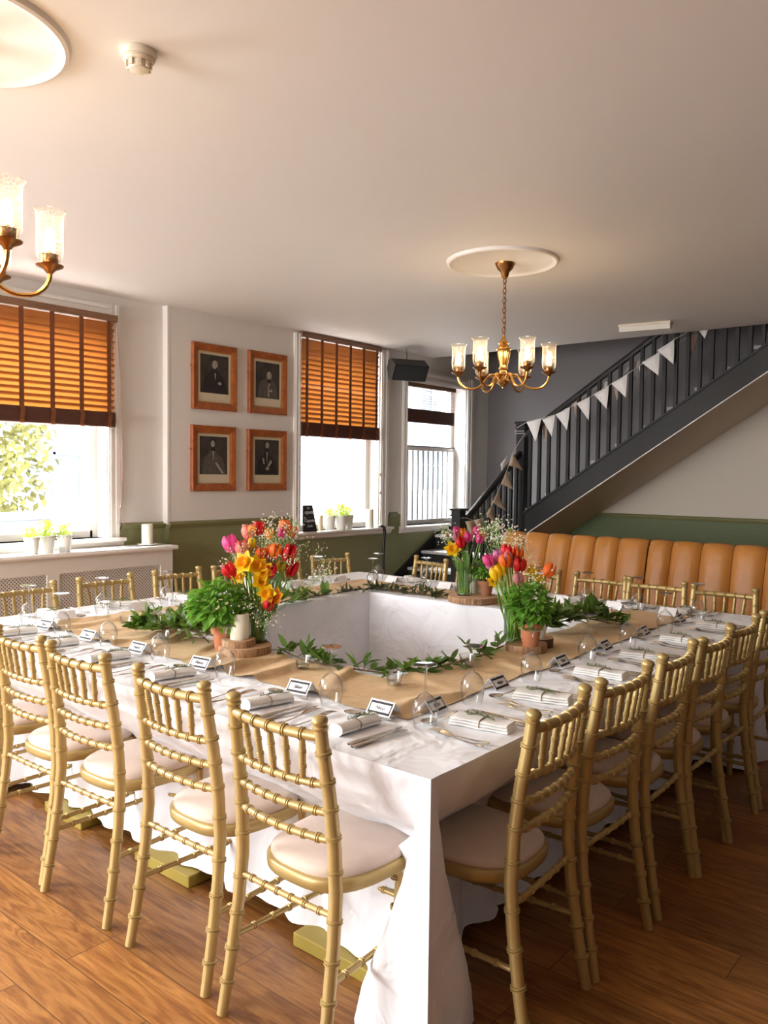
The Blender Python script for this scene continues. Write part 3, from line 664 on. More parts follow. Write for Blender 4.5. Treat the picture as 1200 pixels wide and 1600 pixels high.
def chandelier(label, x, y, rot, dz=0, chain_top=CEIL):
    o = empty('chandelier', (x, y, 0), rot, label, 'chandelier')
    def B(mb, n, m, par=o, **k): return mb.build(n, m, par, **k)
    zb = 2.04 + dz
    B(MB().lathe([(.0, CEIL-.105), (.012, CEIL-.10), (.022, CEIL-.085), (.026, CEIL-.062), (.048, CEIL-.04), (.056, CEIL-.022), (.062, CEIL-.012), (.062, CEIL)], seg=24), 'ceiling_canopy', 'brassdark')
    mb = MB(); z = CEIL-.10; k = 0
    while z > zb+.33:
        pts = []
        for i in range(13):
            a = 2*pi*i/12; px, pz = .011*cos(a), .019*sin(a)
            pts.append((px, 0, z-.014+pz) if k % 2 else (0, px, z-.014+pz))
        mb.tube(pts, .0032, 5, False); z -= .030; k += 1
    mb.tube([(.006+.005*sin(i*.8), .004*cos(i*.9), CEIL-.1-(CEIL-.1-zb-.32)*i/14) for i in range(15)], .0022, 5)
    B(mb, 'chain', 'brassdark')
    prof = [(0, zb), (.006, zb+.006), (.006, zb+.014), (.02, zb+.022), (.034, zb+.038), (.038, zb+.052), (.03, zb+.065), (.024, zb+.08), (.030, zb+.09), (.022, zb+.10), (.020, zb+.115), (.028, zb+.125), (.024, zb+.135), (.026, zb+.15), (.036, zb+.19), (.042, zb+.225), (.040, zb+.24), (.046, zb+.246), (.046, zb+.252), (.030, zb+.262), (.026, zb+.275), (.034, zb+.283), (.022, zb+.295), (.014, zb+.31), (.012, zb+.325), (0, zb+.332)]
    mb = MB(); seg = 32; vs = []; fs = []
    for r, zz in prof:
        for i in range(seg):
            a = 2*pi*i/seg; q = r*(1-.09*(1 if i % 4 == 0 else 0)) if zb+.13 < zz < zb+.245 else r
            vs.append((q*cos(a), q*sin(a), zz))
    for j in range(len(prof)-1):
        for i in range(seg): a, b = j*seg+i, j*seg+(i+1) % seg; fs.append((a, b, b+seg, a+seg))
    mb.add(vs, fs); B(mb, 'turned_body', 'brass')
    for k in range(6):
        a = k*pi/3; d = Vector((cos(a), sin(a), 0))
        def P(r, z): return tuple(d*r + Vector((0, 0, z+zb)))
        pts = [P(.02, .05), P(.045, .085), P(.075, .09), P(.10, .068), P(.125, .03), P(.16, .008), P(.20, .002), P(.24, .012), P(.268, .04), P(.278, .07), P(.278, .085)]
        sm = []
        for i in range(len(pts)-1):
            p0, p1, p2, p3 = (Vector(pts[max(0, i-1)]), Vector(pts[i]), Vector(pts[i+1]), Vector(pts[min(len(pts)-1, i+2)]))
            for t in (0, .5):
                sm.append(.5*((2*p1)+(p2-p0)*t+(2*p0-5*p1+4*p2-p3)*t*t+(3*p1-p0-3*p2+p3)*t**3))
        sm.append(Vector(pts[-1]))
        arm = B(MB().tube(sm, .0075, 8), 'arm', 'brass')
        # scroll beneath the arm root
        c = d*.075 + Vector((0, 0, zb+.055)); sp = []
        for i in range(15):
            t = i/14*1.6*pi; rr_ = .028*(1-i/22); sp.append(tuple(c + d*rr_*cos(t) + Vector((0, 0, rr_*sin(t)))))
        MB().tube(sp, .0045, 6).build('scroll', 'brass', arm)
        e = d*.278 + Vector((0, 0, zb))
        B(MB().lathe([(.008, .078), (.014, .085), (.018, .09), (.040, .100), (.043, .105), (.030, .108), (.026, .112), (.026, .135), (.028, .138), (.024, .138), (.02, .115), (0, .113)], tuple(e), 20), 'drip_cup', 'brassdark', arm)
        B(MB().lathe([(.008, .113), (.008, .150), (0, .151)], tuple(e), 12), 'candle_sleeve', 'candletube', arm)
        B(MB().lathe([(.0, .150), (.008, .152), (.015, .168), (.018, .186), (.013, .206), (.005, .222), (0, .226)], tuple(e), 14), 'bulb', 'bulb', arm)
        B(MB().lathe([(.024, .116), (.034, .122), (.040, .134), (.0415, .16), (.041, .21), (.0415, .25), (.044, .268), (.051, .276)], tuple(e), 28, cap=False), 'lamp_shade', 'shade', arm)
        B(MB().tube([tuple(e + Vector((.051*cos(2*pi*i/24), .051*sin(2*pi*i/24), .276))) for i in range(25)], .0012, 5, False), 'shade_rim', 'glass', arm)
        li = bpy.data.lights.new('lamp_light', 'POINT'); li.energy = .3; li.color = (1, .72, .42); li.shadow_soft_size = .015
        lo = bpy.data.objects.new('lamp_light', li); COL.objects.link(lo); lo.parent = o; lo.location = tuple(e + Vector((0, 0, .236)))
    return o
chandelier('brass six-arm chandelier hanging complete above the far half of the table', 2.82, 1.55, radians(1.6))
chandelier('brass chandelier at the left edge, only two lit arms in view', -.485, 1.475, radians(38), .012)

# ------------------------------------------------------------------ staircase
st = empty('staircase', (6.4, 3.2, 0), 0, 'charcoal-painted staircase with balustrade turning up along the back wall', 'staircase')
def ST(mb, nm, m, **k):
    o = mb.build(nm, m, st, **k); o.location = (-6.4, -3.2, 0); return o
rise, going = .166, .25; YS = 3.25
for i in range(1, 6):                                   # lower flight, climbing away along the window wall
    x = 4.93 + (i-1)*going; z = rise*i
    ST(MB().bx((x-.02, YS, z-.032), (x+going+.01, YW-.035, z)), 'tread', 'treadtop', smooth=False, bevel=.006)
    ST(MB().bx((x, YS, z-rise), (x+.015, YW-.035, z-.03)), 'riser', 'char', smooth=False)
ST(MB().bx((6.18, YS-.05, .92), (XB-.01, YW-.01, .955)), 'landing', 'char', smooth=False)
ST(MB().bx((6.185, YS, .80), (6.20, YW-.035, .93)), 'riser', 'char', smooth=False)
# wall string and outer string of the lower flight
def sl(x): return .916 + (x-6.09)*.60
ST(MB().prism([(4.45, 0), (5.566, .632), (6.05, .895), (6.55, .895), (6.55, .0)], lambda p, q, h: (p, h, q), YW-.03, YW-.004), 'wall_string', 'char', smooth=False)
ST(MB().prism([(4.80, 0), (4.80, .20), (5.98, .98), (5.98, 0)], lambda p, q, h: (p, h, q), YS-.03, YS+.012), 'outer_string', 'char', smooth=False)
def newel(x, y, z0, z1, w=.095):
    mb = MB(); mb.bx((x-w/2, y-w/2, z0), (x+w/2, y+w/2, z1-.075))
    mb.bx((x-w/2-.012, y-w/2-.012, z1-.075), (x+w/2+.012, y+w/2+.012, z1-.060)); mb.bx((x-w/2-.003, y-w/2-.003, z1-.06), (x+w/2+.003, y+w/2+.003, z1-.022))
    mb.bx((x-w/2-.016, y-w/2-.016, z1-.022), (x+w/2+.016, y+w/2+.016, z1))
    return ST(mb, 'newel_post', 'char', smooth=False, bevel=.003)
newel(4.83, YS, 0, 1.19); newel(5.985, 3.245, 0, 2.075)
XS = 5.965                                             # plane of the upper balustrade
UP = lambda y, z0: z0 + (3.136-y)*.656
# upper flight: stringer, cap, handrail
yA, yE = 3.20, -.6
ST(MB().prism([(yA, UP(yA, .914)), (yE, UP(yE, .914)), (yE, UP(yE, 1.145)), (yA, UP(yA, 1.145))], lambda p, q, h: (h, p, q), XS-.02, XS+.025), 'outer_string', 'char', smooth=False)
ST(MB().prism([(yA, UP(yA, 1.145)), (yE, UP(yE, 1.145)), (yE, UP(yE, 1.168)), (yA, UP(yA, 1.168))], lambda p, q, h: (h, p, q), XS-.035, XS+.045), 'string_cap', 'char', smooth=False)
mb = MB(); mb.prism([(yA, UP(yA, .906)), (yE, UP(yE, .906)), (yE, UP(yE, .916)), (yA, UP(yA, .916))], lambda p, q, h: (h, p, q), XS-.026, XS-.018); ST(mb, 'edge_bead', 'white', smooth=False)
def handrail(f, lo, hi, plane):
    prof = [(-.028, -.03), (.028, -.03), (.032, -.005), (.026, .018), (.012, .028), (-.012, .028), (-.026, .018), (-.032, -.005)]
    mb = MB(); mb.prism(prof, lambda p, q, h: f(p, q, h), lo, hi); return ST(mb, 'handrail', 'char')
handrail(lambda p, q, h: (XS+p, h, UP(h, 1.975)+q), yA, yE, 0)
handrail(lambda p, q, h: (h, YS+p, 1.075+(h-4.94)*.668+q), 4.88, 5.96, 0)
y = 3.135
while y > -.5:
    zb_, zt = UP(y, 1.168), UP(y, 1.945)
    ST(MB().bx((XS-.016, y-.016, zb_-.012), (XS+.016, y+.016, min(zt, 5.1)+.01)), 'baluster', 'char', smooth=False); y -= .1075
for i in range(10):
    x = 4.94+i*.105
    ST(MB().bx((x-.015, YS-.015, .16+(x-4.8)*.66), (x+.015, YS+.015, 1.05+(x-4.94)*.668)), 'baluster', 'char', smooth=False)
for i in range(14):
    y0 = 3.20 - i*.25; z = 1.0 + rise*(i+1)
    ST(MB().bx((XS+.02, y0-.27, z-.032), (XB-.01, y0+.015, z)), 'tread', 'treadtop', smooth=False)
    ST(MB().bx((XS+.02, y0-.015, z-rise), (XB-.01, y0, z-.03)), 'riser', 'char', smooth=False)
ST(MB().prism([(3.22, UP(3.22, .905)), (yE, UP(yE, .905)), (yE, UP(yE, .93)), (3.22, UP(3.22, .93))], lambda p, q, h: (h, p, q), XS+.0, XB-.004), 'soffit', 'soffit', smooth=False)

# ------------------------------------------------------------------ bunting
def bunting(name, label, strings, flags):
    o = empty(name, flags[0][0][0], 0, label, 'bunting'); l0 = Vector(flags[0][0][0])
    for s_ in strings:
        MB().tube([Vector(p)-l0 for p in s_], .0022, 5).build('string', 'cord', o)
    for (tri, m) in flags:
        a, b, c = [Vector(p)-l0 for p in tri]; nrm = (b-a).cross(c-a).normalized()
        mb = MB(); rows = []; n = 6
        for i in range(n+1):
            t = i/n; p, q = a.lerp(c, t), b.lerp(c, t); k = nrm*(.008*sin(t*2.6+a.x*9))
            rows.append([p+k, p.lerp(q, .5)+k*1.4+nrm*.004, q+k])
        mb.grid(rows); f = mb.build('flag', m, o)
        md = f.modifiers.new('thick', 'SOLIDIFY'); md.thickness = .0012
    return o
xf = 5.905
fl = [((3.152, 2.063), (2.981, 2.094), (3.035, 1.854)), ((2.972, 2.085), (2.826, 2.126), (2.853, 1.908)), ((2.82, 2.128), (2.661, 2.199), (2.684, 1.968)),
      ((2.593, 2.231), (2.451, 2.289), (2.452, 2.056)), ((2.411, 2.309), (2.257, 2.387), (2.268, 2.16)), ((2.235, 2.404), (2.076, 2.482), (2.077, 2.261)),
      ((1.937, 2.582), (1.767, 2.669), (1.767, 2.448)), ((1.791, 2.683), (1.633, 2.77), (1.629, 2.541))]
flags = [([(xf, *a), (xf, *b), (xf-.02, *c)], 'lace') for a, b, c in fl] + [([(xf+.01, 1.44, 2.86), (xf+.02, 1.32, 2.90), (xf, 1.36, 2.75)], 'lace')]
bunting('lace_bunting', 'white lace bunting strung along the front of the upper banister',
        [[(5.93, 3.30, 2.00), (xf, 3.152, 2.063), (xf, 2.99, 2.094), (xf, 2.826, 2.126), (xf, 2.661, 2.199), (xf, 2.451, 2.289), (xf, 2.257, 2.387), (xf, 2.076, 2.482), (xf, 1.767, 2.669), (xf, 1.633, 2.77), (xf+.01, 1.44, 2.86), (xf+.02, 1.32, 2.90)],
         [(5.93, 3.19, 2.005), (5.93, 3.305, 2.005), (6.04, 3.305, 2.0)], [(5.93, 3.19, 1.975), (5.93, 3.305, 1.975)], [(5.93, 3.19, 1.95), (5.93, 3.305, 1.95)]], flags)
xb = 6.02
bf = [((3.02, 2.04), 'peach'), ((2.66, 2.24), 'peach'), ((2.36, 2.42), 'lace'), ((2.24, 2.42), 'peach'), ((2.06, 2.60), 'lace'), ((1.98, 2.56), 'lace'), ((1.52, 2.80), 'peach')]
flags = [([(xb, y0+.03, z0), (xb+.05, y0-.05, z0+.04), (xb+.02, y0-.01, z0-.17)], m) for (y0, z0), m in bf]
bunting('lace_bunting', 'peach and white lace bunting hanging behind the upper banister',
        [[(xb, 3.2, 1.98)] + [(xb+.02, y0, z0+.02) for (y0, z0), m in bf] + [(xb, 1.3, 2.95)]], flags)
yl = 3.185
fl = [((5.691, 1.732), (5.625, 1.612), (5.866, 1.562)), ((5.60, 1.572), (5.496, 1.423), (5.659, 1.364)), ((5.426, 1.347), (5.334, 1.24), (5.555, 1.147)), ((5.311, 1.215), (5.209, 1.129), (5.402, 1.002)),
      ((5.165, 1.086), (4.99, 1.075), (5.13, .84)), ((5.0, 1.075), (4.85, 1.067), (4.95, .86))]
flags = [([(a[0], yl, a[1]), (b[0], yl, b[1]), (c[0], yl-.02, c[1])], 'hess') for a, b, c in fl]
flags += [([(x, 3.30, z), (x-.09, 3.31, z-.06), (x+.01, 3.32, z-.19)], 'lace') for x, z in ((5.55, 1.30), (5.28, 1.16), (5.12, 1.06))] + [([(5.80, 3.30, 1.74), (5.62, 3.29, 1.62), (5.63, 3.27, 1.54)], 'lace')]
bunting('hessian_bunting', 'tan hessian and lace bunting draped down the lower banister to its newel post',
        [[(5.95, yl, 1.96), (5.80, yl, 1.84), (5.691, yl, 1.732), (5.6, yl, 1.58), (5.426, yl, 1.347), (5.3, yl, 1.2), (5.165, yl, 1.086), (4.99, yl, 1.075), (4.80, yl, 1.11)], [(4.77, 3.19, 1.10), (4.89, 3.19, 1.10)]], flags)

# ------------------------------------------------------------------ banquette
def banquette(label, ys, rail_gap=.0):
    y1, y0 = ys[0], ys[-1]
    o = empty('banquette', (4.4, (y0+y1)/2, 0), 0, label, 'banquette', 'tan leather banquettes'); off = Vector((4.4, (y0+y1)/2, 0))
    def A(p): return tuple(Vector(p)-off)
    for i in range(len(ys)-1):
        a, b = ys[i]-.002, ys[i+1]+.002; rows = []
        n = 12; prof = [(0, .50), (.03, .62), (.055, .74), (.085, .86), (.105, .93), (.12, .972), (.145, 1.005), (.175, 1.015), (.205, 1.0), (.215, .95), (.215, .5)]
        rb = []
        for (dx, z) in prof:
            row = []
            for k in range(n+1):
                t = k/n; puff = .035*(1-abs(2*t-1)**3.2)
                e = 1 if dx < .2 else 0
                row.append(A((4.44+dx+.012-puff*e, a+(b-a)*t, z+puff*.35*(1 if z > .9 else 0))))
            rb.append(row)
        MB().grid(rb).build('back_channel', 'leather', o, ang=60)
    MB().bx(A((4.60, y0+.01, .08)), A((4.67, y1-.01, .99))).build('back_frame', 'leatherdark', o, smooth=False)
    rows = []
    for (x, z) in ((4.50, .44), (4.46, .455), (4.2, .462), (4.0, .455), (3.965, .44), (3.95, .41), (3.96, .36), (3.99, .33)):
        rows.append([A((x, y0 + (y1-y0)*t, z)) for t in [k/16 for k in range(17)]])
    MB().grid(rows).build('seat', 'leather', o)
    MB().bx(A((4.0, y0+.01, 0)), A((4.62, y1-.01, .34))).build('plinth', 'char', o, smooth=False)
    return o
banquette('tan leather banquette with channelled back, left one, nearest the stairs', [2.60, 2.386, 2.165, 1.95, 1.737, 1.536, 1.297])
banquette('tan leather banquette with channelled back, right one, cut by the picture edge', [1.290, 1.112, .890, .664, .44, .22, .0, -.22, -.44])

# ------------------------------------------------------------------ tables
def trestle(name_loc, label, x0, x1, y0, y1):
    o = empty('trestle_table', ((x0+x1)/2, (y0+y1)/2, 0), 0, label, 'table', 'tables under the white cloths')
    c = Vector(((x0+x1)/2, (y0+y1)/2, 0))
    def A(*p): return tuple(Vector(p)-c)
    MB().bx(A(x0+.02, y0+.02, .735), A(x1-.02, y1-.02, .757)).build('tabletop', 'bark', o, smooth=False)
    lw = (x1-x0) < (y1-y0)
    for k in (.14, .86):
        if lw:
            yy = y0+(y1-y0)*k
            for xx in (x0+.34, x1-.2): MB().bx(A(xx-.02, yy-.02, .02), A(xx+.02, yy+.02, .735)).build('leg', 'cavity', o, smooth=False)
        else:
            xx = x0+(x1-x0)*k
            for yy in (y0+.34, y1-.2): MB().bx(A(xx-.02, yy-.02, .02), A(xx+.02, yy+.02, .735)).build('leg', 'cavity', o, smooth=False)
    return o, A
tA, fA = trestle(0, 'clothed table on the left front side, plank feet showing below the hem', 0, TW, 0, LY)
for a, b in ((.36, .68), (1.22, 1.56), (1.95, 2.25)):
    MB().bx(fA(.20, a, .0), fA(.36, b, .045)).build('plank_foot', 'footgold', tA, smooth=False, bevel=.004)
trestle(0, 'clothed table on the right front side, hidden below its white cloth', TW, LX, 0, TW)
trestle(0, 'clothed table on the banquette side, hidden below its white cloth', LX-TW, LX, TW, LY)
trestle(0, 'clothed table on the window side, hidden below its white cloth', TW, LX-TW, LY-TW, LY)

def smooth(t): t = max(0, min(1, t)); return t*t*(3-2*t)
INS = [(.765, 0), (.757, .0), (.74, .005), (.70, .02), (.65, .045), (.6, .085), (.55, .14), (.5, .21), (.46, .262), (.42, .285), (.36, .285), (.28, .275), (.2, .265), (.12, .258), (.06, .255), (.03, .25)]
def fold(s, z, ph):
    a = .018*(1-z/T)
    return a*(sin(s*23+ph)+.6*sin(s*41+ph*2.1)+.5*sin(s*9+1+ph))
def outer(mb, P0, P1, nin, near0, near1, ph, zmin=.05):
    """drop hanging from the edge P0->P1; nin = inward normal; near0/near1: that end is a free corner"""
    P0, P1, nin = Vector(P0), Vector(P1), Vector(nin); Ln = (P1-P0).length; n = int(Ln/.02); dr = (P1-P0)/Ln
    rows = []
    zs = [INS[0]]+INS[1:]
    for z, ins in zs:
        if z < .05: z = zmin
        row = []
        for i in range(n+1):
            s = Ln*i/n; d = min(s if near0 else 9, (Ln-s) if near1 else 9)
            w = .27*(1-z/T)**1.1
            k = smooth((d-w)/(.035+.14*(1-z/T)))
            a_ = ins*k + .03*(1-z/T)*(1-k)*min(1, d/.1)
            zz = z
            if z < .3 and d < .5: zz = z - (1-k)*min(.035, z*.9)*(z < .1)
            out = fold(s, z, ph)*(.35+.65*k)
            if d < .02: out = 0
            tw = .02*(1-z/T)*sin(s*17+ph)
            p = P0 + dr*(s) + nin*(a_+out)
            row.append((p.x, p.y, zz+.005*sin(s*7+ph)*(z < .1)))
        rows.append(row)
    mb.grid(rows)
def inner(mb, P0, P1, nout, ph):
    P0, P1, nout = Vector(P0), Vector(P1), Vector(nout); Ln = (P1-P0).length; n = int(Ln/.025); dr = (P1-P0)/Ln; rows = []
    for z in (.765, .758, .745, .70, .62, .52, .42, .32, .22, .12, .04):
        row = []
        for i in range(n+1):
            s = Ln*i/n; e = min(1, min(s, Ln-s)/.08)
            p = P0+dr*s + nout*((.006 if z < .76 else 0) + e*abs(1-z/T)*(.012*sin(s*15+ph)+.010*sin(s*31+ph*2)+.008))
            row.append((p.x, p.y, z))
        rows.append(row)
    mb.grid(rows)
def top(mb, x0, x1, y0, y1, dz=0):
    nx, ny = max(4, int((x1-x0)/.04)), max(4, int((y1-y0)/.04))
    mb.grid([[(x0+(x1-x0)*i/nx, y0+(y1-y0)*j/ny, T+dz+.0008*sin(i*1.3+j*.7)) for i in range(nx+1)] for j in range(ny+1)])
I0x, I1x, I0y, I1y = TW, LX-TW, TW, LY-TW
mb = MB(); top(mb, 0, TW, 0, LY); outer(mb, (0, 0, 0), (0, LY, 0), (1, 0, 0), True, True, 0.3); outer(mb, (0, 0, 0), (TW, 0, 0), (0, 1, 0), True, False, 1.1); outer(mb, (0, LY, 0), (TW, LY, 0), (0, -1, 0), True, False, 2.1)
inner(mb, (I0x, I0y, 0), (I0x, I1y, 0), (1, 0, 0), .4)
tag(mb.build('tablecloth', 'linen', ang=75), 'white tablecloth on the left front table, its corner falling to the floor', 'tablecloth', 'white tablecloths')
mb = MB(); top(mb, TW-.002, LX, 0, TW, .0006); outer(mb, (TW, 0, 0), (LX, 0, 0), (0, 1, 0), False, True, 1.6); outer(mb, (LX, 0, 0), (LX, TW, 0), (-1, 0, 0), True, False, .6)
inner(mb, (I0x, I0y, 0), (I1x, I0y, 0), (0, 1, 0), 1.4)
tag(mb.build('tablecloth', 'linen', ang=75), 'white tablecloth on the right front table, beside the shaded chairs', 'tablecloth', 'white tablecloths')
mb = MB(); top(mb, LX-TW, LX, TW-.002, LY, .0008); outer(mb, (LX, TW, 0), (LX, LY, 0), (-1, 0, 0), False, True, 3.6); outer(mb, (LX-TW, LY, 0), (LX, LY, 0), (0, -1, 0), False, True, .9)
inner(mb, (I1x, I0y, 0), (I1x, I1y, 0), (-1, 0, 0), 2.4)
mb.bx((I1x-.016, 1.18, .05), (I1x-.010, 1.186, .76))
tag(mb.build('tablecloth', 'linen', ang=75), 'white tablecloth on the table nearest the leather banquettes', 'tablecloth', 'white tablecloths')
mb = MB(); top(mb, TW-.002, LX-TW+.002, LY-TW, LY, .0004); outer(mb, (TW, LY, 0), (LX-TW, LY, 0), (0, -1, 0), False, False, 4.6)
inner(mb, (I0x, I1y, 0), (I1x, I1y, 0), (0, -1, 0), 3.4)
tag(mb.build('tablecloth', 'linen', ang=75), 'white tablecloth on the table nearest the windows', 'tablecloth', 'white tablecloths')

# kraft runners
def runner(label, p0, p1, wdir, w, seed, amp, dz=0):
    rr = random.Random(seed); P0, P1, W = Vector(p0), Vector(p1), Vector(wdir); Ln = (P1-P0).length; dr = (P1-P0)/Ln; n = int(Ln/.012); m = 12
    m_ = int(Ln*5.5); cr = [((k+rr.uniform(.1, .9))*Ln/m_, rr.uniform(.3, 1), rr.uniform(-.6, .6), rr.uniform(0, 6)) for k in range(m_)]
    rows = []
    for i in range(n+1):
        s = Ln*i/n; row = []
        for j in range(m+1):
            t = j/m; h = .0015
            for c, a, sk, q_ in cr:
                d = s - c - sk*(t-.5)*w - .012*sin(t*9+q_)
                h += amp*a*math.exp(-(d/(.06 if d > 0 else .010))**2)*(.25+.75*abs(sin(t*2.2+q_)))
            ed = .007*sin(s*9+seed)+.005*sin(s*23+seed*2)
            p = P0+dr*s+W*(w*t+ed)
            row.append((p.x, p.y, T+dz+.002+h))
        rows.append(row)
    tag(MB().grid(rows).build('paper_runner', 'kraft', ang=60), label, 'table runner', 'kraft paper runners')
runner('crumpled kraft paper runner along the left front table', (.335, .335, 0), (.335, 2.60, 0), (1, 0, 0), .335, 3, .034)
runner('smooth kraft paper runner along the right front table', (.60, .345, 0), (2.75, .345, 0), (0, 1, 0), .325, 5, .010, .0015)
runner('kraft paper runner along the banquette side of the table', (LX-.34, .60, 0), (LX-.34, 2.6, 0), (-1, 0, 0), .33, 7, .008)
runner('kraft paper runner along the window side of the table', (.64, LY-.34, 0), (2.40, LY-.34, 0), (0, -1, 0), .32, 9, .008)

# ------------------------------------------------------------------ chair
def make_chair():
    o = empty('banquet_chair', label='x', cat='chair', group='gold banquet chairs around the table')
    HW_t, HW_s, HW_f = .164, .178, .19      # half widths: top, seat, foot
    def bow(x): return -.022*(1-(x/.16)**2)
    # rear posts: centre line (x, y, z)
    def post(sg):
        return [(sg*HW_f, -.265, 0), (sg*.186, -.238, .15), (sg*.181, -.213, .32), (sg*HW_s, -.203, .44), (sg*.176, -.207, .56), (sg*.171, -.222, .70), (sg*.166, -.240, .81), (sg*HW_t, -.248, .870)]
    def at(z, sg):
        P = post(sg)
        for a, b in zip(P, P[1:]):
            if a[2] <= z <= b[2]:
                t = (z-a[2])/(b[2]-a[2]); return Vector(a).lerp(Vector(b), t)
        return Vector(P[-1])
    for sg in (-1, 1):
        mb = MB(); P = post(sg)
        mb.tube(P, [.0155, .0165, .0175, .0185, .0185, .0178, .017, .017], 12)
        for z in (.09, .18, .275, .375, .50, .590, .664, .735, .81):
            a, b = at(z-.01, sg), at(z+.01, sg); mb.rings(a, b, .0168, (.5,), .0215, .0032, 12)
        tp = Vector(P[-1]); ax = (Vector(P[-1])-Vector(P[-2])).normalized(); q = Vector((0, 0, 1)).rotation_difference(ax).to_matrix()
        mb.lathe([(.014, -.002), (.020, .003), (.0205, .008), (.015, .011), (.019, .016), (.0215, .024), (.019, .031), (.010, .036), (0, .037)], tuple(tp), 12, rot=q, cap=False)
        mb.build('rear_post', 'gold', o, ang=50)
    def crossbar(name, z, r, n, b=1.0):
        mb = MB(); a, c = at(z, -1), at(z, 1); pts = []
        for i in range(13):
            t = i/12; p = a.lerp(c, t); p.y += -.024*b*(1-(2*t-1)**2); pts.append(p)
        mb.tube(pts, r, 10)
        for k in range(n):
            t = (k+1)/(n+1); i = int(t*12); p = pts[i].lerp(pts[min(12, i+1)], t*12-i); d = (pts[min(12, i+1)]-pts[i]).normalized()*.01
            mb.rings(p-d, p+d, r*.98, (.5,), r*1.3, .003, 10)
        mb.build(name, 'gold', o, ang=50); return pts
    crossbar('top_rail', .852, .0135, 5)
    crossbar('back_rail', .725, .0105, 7)
    crossbar('back_rail', .652, .0105, 7); crossbar('back_rail', .580, .0105, 7)
    crossbar('rear_stretcher', .385, .0085, 6, .2)
    for k in range(5):
        t = (k+1)/6; mb = MB()
        a = at(.725, -1).lerp(at(.725, 1), t*.86+.07); b = at(.852, -1).lerp(at(.852, 1), t)
        a.y += -.024*(1-(2*(t*.86+.07)-1)**2); b.y += -.024*(1-(2*t-1)**2)
        mb.tube([a, a.lerp(b, .1), a.lerp(b, .25), a.lerp(b, .75), a.lerp(b, .9), b], [.0055, .0078, .009, .009, .0078, .0055], 8)
        mb.rings(a, b, .0088, (.3, .62), .0108, .0025, 8); mb.build('spindle', 'gold', o, ang=50)
    # seat: super-ellipse, wider at the front
    def outline(off, n=40):
        pts = []
        for i in range(n):
            a = 2*pi*i/n; c, s = cos(a), sin(a); e = 2/2.9
            x = (abs(c)**e)*(1 if c > 0 else -1); y = (abs(s)**e)*(1 if s > 0 else -1)
            wx = .183+.014*y
            pts.append((x*(wx+off), y*(.193+off)+.003))
        return pts
    def loft(mb, levels):
        rows = []
        for off, z in levels: r = [(x, y, z) for x, y in outline(off)]; rows.append(r+[r[0]])
        mb.grid(rows); c = rows[-1][:-1]; n = len(c); mb.add(c+[(0, 0, levels[-1][1]+.001)], [(i, (i+1) % n, n) for i in range(n)])
        return mb
    loft(MB(), [(-.03, .405), (-.004, .405), (.0, .41), (.002, .425), (.002, .437), (-.003, .442), (-.03, .442)]).build('seat_frame', 'gold', o, ang=50)
    loft(MB(), [(-.012, .440), (-.008, .448), (-.009, .458), (-.018, .466), (-.04, .472), (-.08, .477), (-.13, .480)]).build('seat_pad', 'pad', o, ang=80)
    for sg in (-1, 1):
        mb = MB(); P = [(sg*.165, .178, 0), (sg*.162, .168, .2), (sg*.158, .155, .41)]
        mb.tube(P, [.0145, .016, .018], 12)
        for z in (.09, .17, .25, .34): mb.rings((sg*.163, .17, z-.01), (sg*.163, .17, z+.01), .0165, (.5,), .0205, .003, 12)
        mb.build('front_leg', 'gold', o, ang=50)
        mb = MB(); a, b = Vector((sg*.178, -.23, .215)), Vector((sg*.162, .168, .215)); mb.tube([a, b], .0085, 10); mb.rings(a, b, .0085, (.17, .34, .5, .66, .83), .0112, .003, 10)
        mb.build('side_stretcher', 'gold', o, ang=50)
    mb = MB(); a, b = Vector((-.162, .165, .26)), Vector((.162, .165, .26)); mb.tube([a, b], .0085, 10); mb.rings(a, b, .0085, (.2, .4, .6, .8), .0112, .003, 10); mb.build('front_stretcher', 'gold', o, ang=50)
    return Proto(o)

SIDES = {  # edge origin function, rotation of the local frame (x = diner's right, y = into the table)
    'left front side': (lambda s: Vector((0, s, 0)), -pi/2, Vector((1, 0, 0)), Vector((0, -1, 0))),
    'right front side': (lambda s: Vector((s, 0, 0)), 0, Vector((0, 1, 0)), Vector((1, 0, 0))),
    'banquette side': (lambda s: Vector((LX, s, 0)), pi/2, Vector((-1, 0, 0)), Vector((0, 1, 0))),
    'window side': (lambda s: Vector((s, LY, 0)), pi, Vector((0, -1, 0)), Vector((-1, 0, 0)))}
ORD = ['first', 'second', 'third', 'fourth', 'fifth', 'sixth', 'seventh']
FROM = {'left front side': 'from the near corner', 'right front side': 'from the near corner', 'banquette side': 'from the right', 'window side': 'from the left'}
CH = make_chair()
chairs = {'left front side': [(.40, -.005, 0), (.88, 0, 0), (1.415, 0, 2), (1.84, .01, 1), (2.30, .02, 0), (2.72, .0, 0)],
          'right front side': [(.41, 0, 3), (.86, .0, -2), (1.30, -.0, 2), (1.70, -.01, 0), (2.09, 0, -2), (2.52, 0, 2)],
          'banquette side': [(.27, .04, 2), (.67, .02, 0), (1.04, 0, -2), (1.48, 0, 0), (1.93, -.04, 3), (2.43, -.06, -12)],
          'window side': [(.53, -.02, 2), (1.01, -.04, 0), (1.50, -.03, 0), (1.93, .0, 3), (2.33, .02, 0), (2.81, .0, -9)]}
for side, lst in chairs.items():
    E0, rz, v, r = SIDES[side]
    for i, (s, dv, da) in enumerate(lst):
        p = E0(s) + v*(.128+dv)
        if side == 'left front side' and i == 0: p += Vector((-.015, 0, 0))
        CH.get(p, rz+radians(da), 'gold bamboo-style chair with cream pad, %s %s on the %s' % (ORD[i], FROM[side], side))

